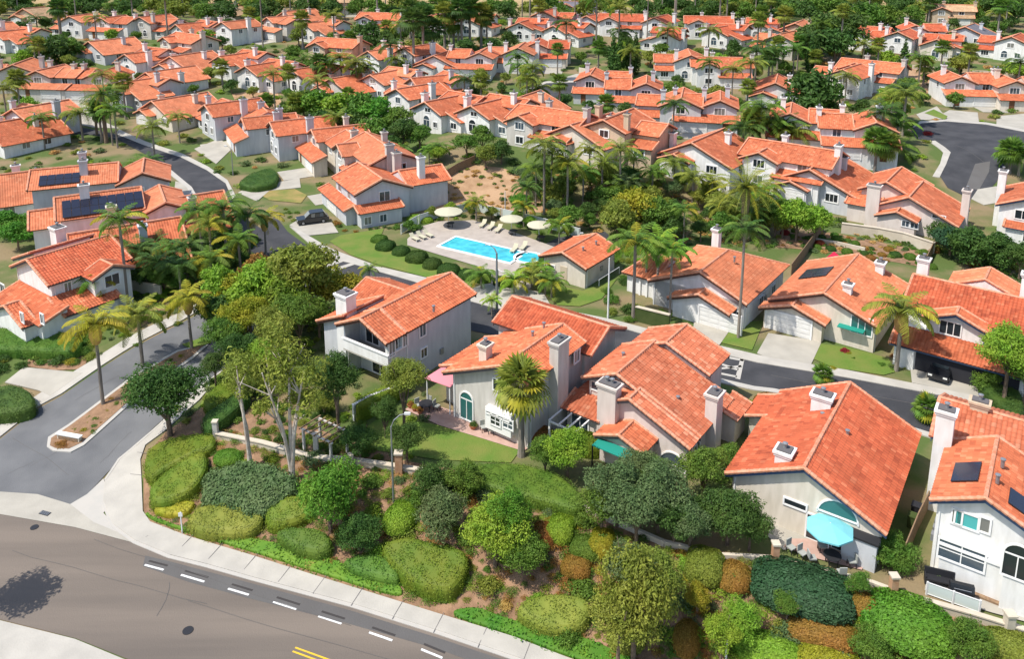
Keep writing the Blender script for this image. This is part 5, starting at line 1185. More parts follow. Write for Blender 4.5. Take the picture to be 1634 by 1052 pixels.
for q in ((15,380,355,28),(50,378,358,26),(85,385,362,28),(115,392,372,28),(135,400,380,24),(30,400,372,26)): T(*q,'bright')
for q in ((470,205,172,26,'mid'),(505,205,165,30,'bright'),(540,210,170,30,'lime'),(575,215,172,32,'mid'),(605,218,178,30,'bright'),(635,228,190,28,'mid'),(520,225,195,26,'dark'),(560,232,200,30,'dark'),(600,240,208,30,'mid'),(645,245,210,26,'dark'),(485,185,158,20,'mid'),(670,240,215,22,'mid'),(580,250,225,22,'olive'),(625,255,232,22,'dark'),
          (90,105,82,34,'dark'),(115,100,75,22,'mid'),(770,250,215,22,'mid'),(745,255,228,22,'mid'),(800,262,240,20,'dark'),(775,270,245,20,'olive'),(590,70,55,26,'dark'),(620,75,60,18,'dark'),(430,30,12,24,'dark'),(700,262,245,14,'lime'),(830,330,325,18,'bright'),(1310,90,45,34,'dark'),(1345,95,50,34,'dark'),(1330,110,70,30,'dark'),(1290,100,60,26,'dark'),(1360,60,30,24,'mid'),(1380,50,28,30,'mid'),(1415,45,25,26,'mid')): T(*q)
for q in ((978,122,60),(988,124,58),(1001,122,62),(1013,118,56),(1440,125,66),(1292,118,60),(1300,116,65),(1530,118,82)):
    b = G(q[0], q[1]); h_ = hgt(b, q[2]); t = empty('cypress_tree', b, rnd.uniform(0,6)); c = link('crown', CYP[0], t); c.scale = (h_/8.2*1.15, h_/8.2*1.15, h_/8.2); setm(c, 'leaf_dark'); k = link('trunk', CYP[1], t)
    tag(t, 'narrow dark cypress', 'cypress', 'cypress trees'); t['_auto'] = 1
# ================= scatter where the photo shows mixed planting =================
def scatter(poly, n, cols, rng, kind='bush', hr=.7, avoid=True, mind=1.6, lod=None):
    W = [G(*p) for p in poly]; P2 = [(p.x, p.y) for p in W]; x0, x1 = min(p[0] for p in P2), max(p[0] for p in P2); y0, y1 = min(p[1] for p in P2), max(p[1] for p in P2); put = []; tries = 0
    bb = [(min(a[0] for a in f)-1, max(a[0] for a in f)+1, min(a[1] for a in f)-1, max(a[1] for a in f)+1, f) for f in FOOT] if avoid else []
    while len(put) < n and tries < n*25:
        tries += 1; x, y = rnd.uniform(x0,x1), rnd.uniform(y0,y1)
        if not inside(x, y, P2) or any((x-a)**2+(y-b)**2 < mind**2 for a, b in put): continue
        r = rnd.uniform(*rng)
        if any(f[0] < x < f[1] and f[2] < y < f[3] and (inside(x, y, f[4]) or inside(x+r*.7, y, f[4]) or inside(x-r*.7, y, f[4]) or inside(x, y+r*.7, f[4]) or inside(x, y-r*.7, f[4])) for f in bb): continue
        put.append((x, y)); c = rnd.choice(cols); loc = Vector((x, y, gz(x,y)))
        if kind == 'bush': bush(loc, r, c, near=y < 110, hs=hr)
        elif kind == 'dome': dome(loc, r, r*rnd.uniform(.8,1.1), r*hr, c)
        else: tree(loc, r, r*hr+.6, c, lod or ('mid' if y < 150 else 'far'))
def scatter_stuff(name, poly, n, cols, rng, src='bush', hr=.8, mind=1.5, avoid=True):
    W = [G(*p) for p in poly]; P2 = [(p.x, p.y) for p in W]; x0, x1 = min(p[0] for p in P2), max(p[0] for p in P2); y0, y1 = min(p[1] for p in P2), max(p[1] for p in P2); put = []; tries = 0
    bb = [(min(a[0] for a in f)-1, max(a[0] for a in f)+1, min(a[1] for a in f)-1, max(a[1] for a in f)+1, f) for f in FOOT] if avoid else []
    while len(put) < n and tries < n*20:
        tries += 1; x, y = rnd.uniform(x0,x1), rnd.uniform(y0,y1)
        if not inside(x, y, P2) or any((x-a[0])**2+(y-a[1])**2 < mind**2 for a in put): continue
        if any(f[0] < x < f[1] and f[2] < y < f[3] and inside(x, y, f[4]) for f in bb): continue
        put.append((x, y, rnd.uniform(*rng), rnd.choice(cols)))
    parts = {}; o0 = Vector((sum(p[0] for p in put)/len(put), sum(p[1] for p in put)/len(put), 0)); cache = {}
    for x, y, r, c in put:
        me = BUSH['far', rnd.randrange(4)] if src == 'bush' else BUSH['near', rnd.randrange(4)] if src == 'nbush' else TREE['far', rnd.randrange(5)][0]
        if me.name not in cache:
            a = np.empty(len(me.vertices)*3, np.float32); me.vertices.foreach_get('co', a); cache[me.name] = a.reshape(-1,3)
        V = cache[me.name]*(r if src != 'tree' else r/3.0); 
        if src == 'nbush': V = V.reshape(-1,4,3)[::3].reshape(-1,3)
        an = rnd.uniform(0,6.28); V = V @ np.array([[math.cos(an),math.sin(an),0],[-math.sin(an),math.cos(an),0],[0,0,1]])
        V = V*np.array([1,1,hr])+np.array([x-o0.x, y-o0.y, gz(x,y)+(r*hr+.5 if src == 'tree' else 0)]); parts.setdefault(c, []).append(V)
    Vs, Fm, mats = [], [], []
    for i, (c, L_) in enumerate(parts.items()):
        V = np.concatenate(L_); Vs.append(V); Fm.append(np.full(len(V)//4, i, np.int32)); mats.append('leaf_'+c)
    V = np.concatenate(Vs); me = npmesh(name, V, np.arange(len(V)).reshape(-1,4), mats); me.polygons.foreach_set('material_index', np.concatenate(Fm))
    o = link(name, me, None, (o0.x, o0.y, 0)); o['kind'] = 'stuff'; return o
GR = ['dark','mid','mid','olive','lime','dark']
# between the far houses
scatter([(0,45),(1634,45),(1634,130),(0,130)], 90, GR, (1.6,3.0), 'tree', .9, mind=7, lod='far')
scatter([(0,125),(1634,125),(1634,215),(0,215)], 75, GR, (1.3,2.6), 'tree', .8, mind=5, lod='far')
scatter_stuff('garden_shrubbery', [(0,40),(1634,40),(1634,300),(0,300)], 900, GR+['olive','grey','straw'], (.6,1.5), 'bush', .8, mind=2.2)
scatter_stuff('far_woodland', [(-30,3),(480,3),(520,22),(820,24),(870,20),(1080,18),(1120,3),(1660,3),(1660,42),(-30,42)], 230, ['dark','mid','dark','olive'], (2.4,5.0), 'tree', .95, mind=6)
def palm_scatter(poly, n, hs, sc__):
    W = [G(*p) for p in poly]; P2 = [(p.x, p.y) for p in W]; x0, x1 = min(p[0] for p in P2), max(p[0] for p in P2); y0, y1 = min(p[1] for p in P2), max(p[1] for p in P2); k = tries = 0
    while k < n and tries < n*40:
        tries += 1; x, y = rnd.uniform(x0,x1), rnd.uniform(y0,y1)
        if not inside(x, y, P2) or any(inside(x, y, f) for f in FOOT): continue
        k += 1; palm(0, 0, 0, rnd.choice('qqff'), rnd.choice(['mid','dark','olive','olive']), sc__*rnd.uniform(.85,1.15), detail=False, world=Vector((x,y,gz(x,y))), hh=rnd.uniform(*hs))
palm_scatter([(0,20),(1634,20),(1634,110),(0,110)], 72, (8,17), 1.5)
palm_scatter([(0,110),(1634,110),(1634,235),(0,235)], 46, (5,9), 1.25)
# behind the pool, up to the middle row
scatter([(830,290),(1000,250),(1200,290),(1240,380),(1000,395),(890,365)], 60, ['olive','dark','mid','olive','grey'], (1.1,2.4), 'tree', .85, mind=2.6, lod='mid')
scatter([(180,380),(430,400),(400,470),(200,480)], 34, ['dark','mid','dark'], (1.2,2.2), 'tree', .8, mind=2.6, lod='mid')
scatter_stuff('hedge_planting', [(1200,330),(1480,400),(1634,460),(1634,400),(1500,360),(1330,350)], 120, ['dark','mid','rust','olive','grey'], (.5,1.3), 'bush', .8, mind=1.1)
scatter([(1240,370),(1330,370),(1480,402),(1490,430),(1300,402)], 26, ['dark','rust','mid','red'], (.4,.8), 'dome', .9, mind=1.4)
scatter([(140,400),(250,400),(280,510),(150,520)], 24, ['mid','grey','lime'], (.5,1.0), 'bush', .9, mind=1.4)
scatter([(-40,470),(150,500),(150,590),(-40,600)], 22, ['dark','mid','olive'], (.6,1.2), 'bush', .9, mind=1.2)
scatter([(600,340),(700,325),(880,355),(1000,380),(980,372),(870,352),(740,330),(640,352)], 34, ['mid','olive','lime','grey'], (.35,.8), 'bush', .9, mind=.9)
scatter([(500,360),(545,350),(660,345),(640,365),(560,372)], 26, ['mid','dark','grey','rust'], (.4,.9), 'bush', 1.0, mind=.8)
scatter([(980,400),(1100,400),(1060,540),(960,520)], 26, ['dark','mid','lime','olive'], (.5,1.2), 'bush', 1.0, mind=1.0)
scatter([(440,330),(520,350),(500,370),(450,350)], 10, ['mid','olive'], (.3,.6), 'bush', .8, mind=.7)
for q in ((655,372,645,12,'mid'),(690,350,338,12,'olive'),(720,345,332,12,'lime'),(750,340,328,12,'mid'),(785,350,338,12,'olive'),(825,358,345,12,'mid'),(845,366,354,12,'lime'),(880,372,358,12,'olive'),(905,380,366,12,'mid'),(880,440,424,14,'dark'),(868,432,418,12,'mid')): T(q[0],q[1],q[2] if q[2] < 600 else 360,q[3],q[4])
for q in ((820,470,448),(848,462,440),(760,352,325),(836,362,330),(892,392,360),(768,462,440),(880,476,450)): palm(q[0],q[1],q[2],'q',rnd.choice(['mid','lime','olive']),.8)
scatter([(640,372),(690,346),(755,336),(870,358),(900,372),(880,384),(800,362),(755,352),(700,354),(660,380)], 18, ['mid','lime','olive','dark'], (.5,.9), 'bush', .9, mind=1.0, avoid=False)
# ================= the slope along the main road =================
def D(px_, py_, rx, ry, h_, m, label=None, rot=-.35, v=None):
    """clipped dome: centre pixel of its top, half widths in photo pixels"""
    b = G(px_, py_, up=h_*.6); sc_ = FPX/(b.y*math.cos(TH)-(b.z-CAMH)*math.sin(TH)); return dome(Vector((b.x,b.y,b.z)), rx/sc_, ry/sc_*1.55, h_, m, rot, label, v)
hedge([(228,738),(238,712),(262,700),(300,690),(345,692),(342,712),(300,728),(262,748),(238,766)],.9,'trim','bright clipped shrub at the sidewalk corner under the dark tree')
hedge([(238,772),(262,752),(292,730),(326,714),(332,738),(318,768),(292,790),(262,800),(240,800)],1.1,'trim','large bright green clipped mound beside the sidewalk corner')
hedge([(322,775),(330,752),(360,742),(400,732),(440,742),(470,758),(474,775),(440,800),(410,822),(360,805),(325,798)],1.2,'grey','broad grey-green mound around the white trunks',rough=.2,size=.11)
hedge([(295,832),(312,806),(345,800),(418,804),(420,828),(400,846),(368,850),(320,846)],1.0,'olive','dark olive clipped mound with flat top above the ivy strip')
hedge([(242,812),(262,802),(288,797),(312,798),(304,812),(290,820),(262,820)],.5,'yellow','low yellow-green clipped wedge behind the thin white post')
hedge([(420,815),(440,795),(470,785),(500,795),(498,815),(470,832),(430,838)],1.0,'trim','clipped green mound left of the leafy lime tree')
hedge([(437,850),(455,838),(505,838),(530,855),(528,872),(505,882),(465,870)],1.1,'mid','round dark mound at the foot of the leafy lime tree')
hedge([(546,893),(565,884),(600,880),(628,892),(640,910),(634,926),(602,920),(560,908)],.8,'mid','low clipped hedge left of the biggest clipped mound')
hedge([(607,872),(622,858),(655,852),(690,862),(740,872),(749,893),(738,920),(718,942),(680,936),(648,920),(622,895)],1.25,'trim','biggest yellow-green clipped mound, shaped like a wedge above the sidewalk')
hedge([(824,965),(845,950),(880,942),(935,948),(944,970),(932,992),(905,1004),(860,996),(830,980)],1.1,'olive','olive clipped mound with yellow edge above the right ivy strip')
hedge([(740,745),(780,735),(840,738),(900,758),(932,790),(925,812),(880,800),(800,778),(745,768)],1.1,'mid','long dark hedge running below the lawn and wall',rough=.15)
hedge([(322,636),(345,612),(372,592),(392,600),(384,622),(350,645),(330,652)],1.0,'trim','bright strip hedge beside the entry road exit lane')
hedge([(320,662),(355,640),(392,612),(400,628),(370,655),(330,690)],1.3,'dark','dark hedge behind the bright strip by the entry road')
hedge([(565,636),(590,625),(625,608),(650,592),(656,602),(625,622),(592,642),(568,650)],1.6,'trim','clipped green hedge beside the white garden wall')
hedge([(-40,520),(30,522),(110,528),(135,540),(120,560),(30,556),(-40,556)],1.2,'mid','long green hedge below the left edge white house')
hedge([(-30,622),(20,610),(50,622),(58,645),(30,655),(-30,660)],1.4,'dark','tall dark hedge block at the left edge by the driveway')
hedge([(395,278),(430,266),(445,276),(440,292),(405,298),(378,292)],1.2,'dark','square dark hedge left of the small street lawn')
hedge([(1565,585),(1600,600),(1634,625),(1634,670),(1590,640),(1560,610)],1.0,'dark','dark hedge under the bright tree at the right edge')
# ivy strips by the sidewalk
def ivy(pts, label):
    o = hedge(pts, .28, 'mid', label, cat='ground cover', dens=40, size=.09, name='ivy_strip', top=False, rough=.15); setm(o, 'leaf_bright')
    del o['category']; del o['label']; THINGS.remove(o); o['kind'] = 'stuff'
ivy([(231,822),(245,830),(300,848),(360,858),(400,862),(450,872),(500,885),(548,903),(600,925),(640,938),(643,955),(600,946),(500,914),(400,882),(300,852),(242,832)], '')
ivy([(722,978),(760,972),(800,988),(850,1003),(900,1012),(950,1028),(1010,1056),(1100,1100),(1090,1112),(905,1050),(820,1017),(728,988)], '')
for q in ((365,727,25,12,.7,'bright','small vivid green dome above the broad grey-green mound'),(868,850,20,15,.9,'rust','small rust tinged ball shrub left of the lower slope lime bush'),(920,900,24,13,.8,'rust','rust coloured low shrub below the grey-green trees'),(1125,897,30,22,1.1,'olive','olive ball shrub at the slope top below the dark tree'),
          (1172,914,28,20,.9,'rust','rust and yellow ball shrub next to the olive one'),(1096,1012,22,22,1.0,'rust','rust ball shrub near the bottom edge'),(1280,932,76,34,1.1,'teal','wide blue-green mound below the blue parasol patio'),(1312,1004,54,18,.8,'rust','wide rust and yellow mound right of the lime bushes'),
          (1385,962,26,16,.8,'rust','rust shrub behind the large spiky green mound'),(1450,985,70,38,1.2,'bright','large spiky vivid green mound in the lower right corner'),(1230,1032,60,22,1.0,'lime',None),(1320,1052,50,22,1.0,'yellow',None),(1620,1028,50,20,.8,'olive',None),(640,820,26,22,1.0,'lime','bright lime ball shrub by the curved street lamp'),
          (895,840,22,18,.9,'lime',None),(960,862,20,18,.8,'yellow',None),(1000,1010,30,20,.8,'olive',None),(935,870,24,14,.8,'mid',None),(500,862,26,14,.7,'mid',None),(855,690,30,14,1.0,'rust','low rust clipped shrub right of the tall fan palm'),(940,705,24,16,1.2,'trim','round clipped shrub under the big front chimney'),(1228,640,26,16,1.2,'rust','brown-green ball shrub on the street side of the big red-roofed house'),
          (615,390,14,10,1.0,'dark',None),(640,398,14,10,1.0,'dark',None),(665,408,16,11,1.1,'dark',None),(690,418,15,11,1.1,'dark',None),(716,428,18,11,1.1,'dark',None),(745,436,14,10,1.0,'dark',None),(772,440,14,10,1.0,'mid',None),(605,380,12,8,.8,'mid',None),
          (805,448,18,9,.9,'dark',None),(670,347,22,8,.9,'lime',None),(1340,660,1,1,.2,'mid',None)):
    if q[2] > 2: D(*q)
T(528,850,788,56,'bright',v=1,label='leafy vivid green tree standing among the clipped mounds',zsq=1.0); T(575,880,850,38,'dark',label='very dark shrub shaded by the leafy vivid green tree',zsq=.9)
T(705,850,815,44,'grey',v=0); T(690,790,765,36,'dark'); T(745,790,765,34,'mid'); T(790,905,850,58,'lime',v=3,label='large lime green tree above the olive clipped mound'); T(835,915,880,44,'mid'); T(815,880,815,40,'bright')
T(905,765,715,42,'lime',v=4,label='pale green bushy tree left of the pergola and big chimney'); T(870,760,720,28,'mid')
T(985,840,775,52,'grey',v=2); T(1050,850,785,52,'grey',v=1); T(1015,870,810,50,'grey',v=3); T(1075,872,825,44,'dark',v=0); T(960,850,805,40,'mid',v=1); T(1100,880,835,38,'grey',v=4); T(1020,800,750,38,'grey',v=0); T(1030,800,755,40,'mid'); T(1120,800,745,46,'mid',v=0); T(1160,870,820,50,'dark',v=3); T(1195,880,840,36,'dark'); T(1110,860,820,40,'dark'); T(1160,760,728,30,'mid')
T(1010,1060,950,66,'olive',v=4,label='tall shaggy olive tree at the bottom edge',zsq=1.4); T(1000,1030,900,40,'grey',v=2); T(985,1085,985,54,'olive'); T(1045,1010,915,46,'olive')
T(1425,905,890,38,'mid',label='green shrubby tree between the parasol patio and white house'); T(1112,985,955,24,'yellow'); T(1180,1020,985,38,'lime'); T(1150,1060,1010,36,'lime'); T(1255,995,965,24,'mid'); T(1370,955,930,22,'mid'); T(1390,1060,1035,34,'mid'); T(1540,1050,1020,40,'mid')
T(650,740,700,32,'dark'); T(575,740,700,36,'dark')
scatter_stuff('slope_undergrowth', [(240,740),(340,690),(520,700),(640,745),(850,790),(1060,880),(1230,905),(1480,965),(1634,1030),(1634,1090),(1150,1100),(905,1040),(500,905),(300,845),(235,810)], 760, ['mid','olive','mid','straw','trim','rust','grey','lime'], (.3,.75), 'nbush', .75, mind=.5, avoid=False)
scatter_stuff('bank_undergrowth', [(690,345),(700,275),(800,268),(1000,255),(1240,290),(1480,400),(1490,430),(1240,395),(1000,390),(870,340)], 420, ['olive','straw','dark','mid','straw','rust','grey'], (.35,.9), 'bush', .7, mind=1.0)
scatter_stuff('garden_undergrowth', [(-40,470),(150,430),(300,470),(430,450),(640,560),(720,690),(640,740),(330,690),(150,580),(-40,600)], 240, ['olive','dark','mid','lime','grey'], (.25,.7), 'bush', .9, mind=.9)
scatter([(340,700),(520,700),(640,745),(850,790),(930,860),(700,850),(420,790)], 36, ['mid','olive','dark','grey'], (.35,.8), 'bush', .9, mind=.9, avoid=False)
scatter_stuff('lower_slope_planting', [(860,800),(1060,880),(1230,905),(1400,960),(1634,1030),(1634,1060),(1150,1056),(900,960)], 150, ['mid','olive','rust','lime','dark','yellow'], (.4,.95), 'nbush', .9, mind=.8, avoid=False)
scatter([(650,930),(740,960),(900,1000),(1000,1040),(1150,1050),(900,900),(760,880)], 26, ['mid','olive','straw','lime'], (.25,.6), 'bush', .8, mind=.8, avoid=False)
scatter([(1000,640),(1230,640),(1240,700),(1180,720)], 12, ['mid','dark','lime'], (.4,.8), 'bush', .9, mind=.9)
scatter([(430,640),(640,690),(630,750),(430,700)], 22, ['dark','mid','olive'], (.4,.9), 'bush', 1.0, mind=.9)
scatter([(1330,560),(1480,570),(1450,600),(1320,590)], 8, ['mid','rust','yellow'], (.25,.5), 'bush', .8, mind=.8, avoid=False)
scatter([(350,720),(520,735),(640,770),(850,800),(1060,890),(1230,915),(1480,985),(1634,1050),(1500,1090),(1150,1070),(905,1020),(560,880)], 46, ['mid','lime','olive','trim','grey','mid'], (.7,1.25), 'bush', 1.0, mind=2.0, avoid=False)
for q in ((1348,562,.55,'red','small dark red shrub before the teal window of the solar panel salmon house'),(1480,215,1.1,'red','dark red leafed bush at the right cul-de-sac kerb'),(115,580,.8,'yellow','yellow bush beside the left driveway'),(100,712,.7,'rust','orange flowering low bush at the median tip')):
    bush(G(q[0],q[1]), q[2], q[3], near=True, hs=.9, label=q[4])
scatter([(85,712),(115,690),(205,615),(300,560),(300,570),(195,650),(130,708)], 34, ['olive','rust','mid','yellow','mid'], (.25,.55), 'bush', .8, mind=.6, avoid=False)
scatter([(340,600),(400,560),(440,620),(340,660)], 14, ['dark','mid'], (.5,1.0), 'bush', 1.0, mind=.9)
# ================= walls, fences, lamps, sign =================
def wall_line(name, pts, hts, th, m, label, cap=None, pillars=None, cat='wall', zoff=0):
    W = [G(*p) for p in pts]; o0 = W[0]; t = empty(name, o0)
    for i in range(len(W)-1):
        a, b_ = W[i]-o0, W[i+1]-o0; d = b_-a; d.z = 0; L = d.length; d.normalize(); n = Vector((-d.y, d.x, 0))*th/2; mb = MB()
        za, zb = a.z, b_.z; A = Vector((a.x,a.y,0)); B_ = Vector((b_.x,b_.y,0))
        mb.prism([A-n+Vector((0,0,za-.6)), B_-n+Vector((0,0,zb-.6)), B_-n+Vector((0,0,zb+hts)), A-n+Vector((0,0,za+hts))], n*2, m); mb.build('wall_panel', t)
        if cap:
            mb = MB(); n2 = n*1.5; mb.prism([A-n2+Vector((0,0,za+hts+.004)), B_-n2+Vector((0,0,zb+hts+.004)), B_-n2+Vector((0,0,zb+hts+.1)), A-n2+Vector((0,0,za+hts+.1))], n2*2, cap); mb.build('wall_cap', t)
    if pillars:
        for (px_, py_, ph, pw, pm) in pillars:
            p = G(px_, py_)-o0; mb = MB(); mb.box(p.x-pw, p.x+pw, p.y-pw, p.y+pw, p.z-.5, p.z+ph, pm).box(p.x-pw*1.25, p.x+pw*1.25, p.y-pw*1.25, p.y+pw*1.25, p.z+ph, p.z+ph+.12, 'wall_cream'); mb.build('pillar', t)
    tag(t, label, cat); return t
def rail_line(name, pts, hts, label, m='metal_white', step=1.6, pane=None, cat='fence'):
    W = [G(*p) for p in pts]; o0 = W[0]; t = empty(name, o0)
    for i in range(len(W)-1):
        a, b_ = W[i]-o0, W[i+1]-o0; d = b_-a; L = d.length; n = max(1, int(L/step))
        for k in range(n+(1 if i == len(W)-2 else 0)):
            p = a+d*k/n; mb = MB(); mb.box(p.x-.05,p.x+.05,p.y-.05,p.y+.05,p.z-.3,p.z+hts,m); mb.build('post', t)
        mb = MB(); mb.tube([a+Vector((0,0,hts-.05)), b_+Vector((0,0,hts-.05))], .035, m, 5).tube([a+Vector((0,0,.12)), b_+Vector((0,0,.12))], .03, m, 5)
        if not pane:
            q = int(L/.16)
            for k in range(1, q): p = a+d*k/q; mb.box(p.x-.012,p.x+.012,p.y-.012,p.y+.012,p.z+.12,p.z+hts-.05,m)
        mb.build('rail', t)
        if pane:
            for k in range(n):
                p, q = a+d*(k+.05)/n, a+d*(k+.95)/n; nn = Vector((-d.y,d.x,0)).normalized()*.012; mb = MB()
                mb.prism([p+Vector((0,0,.15)), q+Vector((0,0,.15)), q+Vector((0,0,hts-.1)), p+Vector((0,0,hts-.1))], nn, pane); mb.build('pane', t)
    tag(t, label, cat); return t
add('pane_pale', (.55,.62,.58), .15, spec=.6)
wall_line('garden_wall', [(564,672),(590,657),(634,640)], 1.5, .2, 'stucco_white', 'white garden wall between the clipped hedge and shaded yard', cap='trim')
wall_line('garden_wall', [(345,700),(420,715),(500,738),(560,742),(640,754),(700,764)], .5, .3, 'wall_cream', 'low cream block wall along the top of the slope', cap='wall_cream', pillars=[(637,757,1.9,.28,'wall_brick'),(560,745,1.0,.22,'wall_cream'),(505,728,2.0,.18,'stucco_grey'),(345,700,1.6,.2,'stucco_grey')])
wall_line('garden_wall', [(700,764),(830,782),(930,815),(1060,872),(1150,893),(1232,897)], .45, .25, 'wall_cream', 'low cream wall behind the long dark hedge and slope trees')
wall_line('garden_wall', [(1232,897),(1300,912),(1390,935),(1430,950),(1480,968)], .35, .3, 'wall_cream', 'low cream wall edging the parasol patio', pillars=[(1236,899,1.5,.22,'wall_brick'),(1424,952,1.5,.22,'wall_brick')])
wall_line('garden_wall', [(1470,968),(1555,992),(1620,1012),(1700,1040)], .5, .25, 'wall_cream', 'low cream wall in front of the white house terrace', cap='wall_cream', pillars=[(1608,1010,1.3,.25,'wall_cream')])
rail_line('terrace_railing', [(1478,950),(1520,965),(1562,980)], 1.0, 'white railing with clear panels at the white house terrace', pane='pane_pale', step=1.4)
wall_line('terrace_wall', [(1014,512),(1068,526)], 1.7, .3, 'fence_green', 'dark green retaining wall with pale cap beside the palm trunks', cap='wall_cream')
wall_line('garden_wall', [(1342,372),(1400,380),(1440,388),(1490,405)], 1.5, .3, 'wall_cream', 'cream wall below the tall grey chimney house', cap='wall_cream')
wall_line('garden_wall', [(1298,386),(1340,393),(1380,402)], .6, .25, 'wall_cream', 'short low cream wall on the planted bank')
wall_line('garden_wall', [(1550,122),(1600,124),(1640,128)], 1.6, .3, 'wall_cream', 'cream wall above the brown bank at the far right')
wall_line('garden_wall', [(924,118),(945,122),(976,126)], 1.8, .3, 'wall_cream', 'pale wall beside the small cul-de-sac')
wall_line('garden_wall', [(1455,110),(1490,113),(1520,116)], 1.2, .3, 'wall_cream', 'cream wall under the cream far gable')
wall_line('garden_wall', [(165,470),(215,466),(258,474)], 1.5, .25, 'wall_cream', 'cream wall behind the left palms')
wall_line('garden_wall', [(10,560),(60,562),(110,566)], .9, .25, 'stucco_white', 'white garden wall behind the long green hedge')
for a_, b_, c_, lb in (((1262,440),(1300,388),(1314,368),'thin dark fence running up beside the solar panel salmon house'),((1452,470),(1478,425),(1490,400),'thin dark fence left of the open garage house'),((1206,330),(1222,300),(1230,285),'dark garden fence right of the date palm'),((690,300),(730,275),(758,262),'dark sloping fence above the brown bank'),((1442,900),(1462,850),(1486,800),'dark wooden fence between the red-roofed and white houses')):
    wall_line('fence', [a_, b_, c_], 1.6, .08, 'wood', lb, cat='fence')
rail_line('pool_fence', [(640,374),(668,358),(700,348),(752,337),(800,347),(870,364),(925,380)], 1.5, 'pale glazed fence along the back of the pool deck', pane='pane_pale', step=3.0)
rail_line('pool_fence', [(785,452),(795,448),(812,456)], 1.5, 'short white gate fence at the near corner of the pool', step=1.2)
def lamp_post(bx, by, ty, label, arm=(1.3,-.2), r=.09, m='metal_grey', head=True, curve=True):
    b0 = G(bx, by); h_ = hgt(b0, ty); t = empty('street_lamp', b0); b = MB(); b.tube([(0,0,-.3),(0,0,h_*.5),(0,0,h_-(.9 if curve else 0))], [r*1.3, r, r*.8], m, 8); b.build('pole', t)
    if arm:
        b = MB(); b.tube([(0,0,h_-.95),(arm[0]*.2,arm[1]*.2,h_-.4),(arm[0]*.6,arm[1]*.6,h_-.05),(arm[0],arm[1],h_)], r*.6, m, 6); b.build('arm', t)
        b = MB(); b.box(arm[0]-.1,arm[0]+.35,arm[1]-.09,arm[1]+.09,h_-.08,h_+.08,'metal_white'); b.build('lamp_head', t)
    tag(t, label, 'street lamp'); return t
lamp_post(628,802,664,'pale curved street lamp rising from the slope shrubs',(1.1,.3),.07,'metal_grey')
lamp_post(793,498,392,'tall street lamp at the kerb in front of the pool',(-1.2,.5),.13,'metal_grey')
lamp_post(970,508,412,'slender pale lamp post by the pool house path',None,.09,'metal_white',curve=False)
lamp_post(806,345,305,'thin white pole behind the pool fence',None,.06,'metal_white',curve=False)
lamp_post(1158,1058,994,'white post among the lime bushes at the bottom edge',None,.06,'metal_white',curve=False)
lamp_post(922,384,372,'small deck lamp behind the pool house',(.4,0),.05,'metal_white')
lamp_post(372,280,232,'grey street lamp on the upper street kerb',(-1.0,-.3),.08)
b0 = G(291,852); t = empty('sign_post', b0); b = MB(); b.box(-.04,.04,-.04,.04,-.2,hgt(b0,818),'metal_white'); b.build('post', t); b = MB(); b.box(-.16,.16,-.05,-.042,hgt(b0,818)-.35,hgt(b0,818),'metal_white'); b.build('plate', t); tag(t, 'thin white sign post in the ivy strip by the sidewalk corner', 'sign')
b0 = G(334,615); t = empty('marker_post', b0); b = MB(); b.lathe([(.12,-.2),(.12,.9),(.16,.92),(.14,1.05),(0,1.1)], 'metal_white', 10); b.build('post', t); tag(t, 'short white post beside the exit lane sidewalk', 'post')
# monument sign on the tip of the median
A_, B_ = G(93,702), G(128,708); t = empty('monument_sign', A_); d = (B_-A_); d.z = 0; L = d.length; t.rotation_euler.z = math.atan2(d.y, d.x)
b = MB(); b.box(0,L,-.1,.25,-.3,.6,'wall_cream'); b.build('sign_body', t); b = MB(); b.box(-.08,L+.08,-.16,.31,.604,.7,'trim'); b.build('sign_cap', t); b = MB(); b.box(.15,L-.15,-.13,-.104,.1,.5,'wood'); b.build('sign_panel', t)
tag(t, 'low cream monument sign on the tip of the entry median', 'sign')
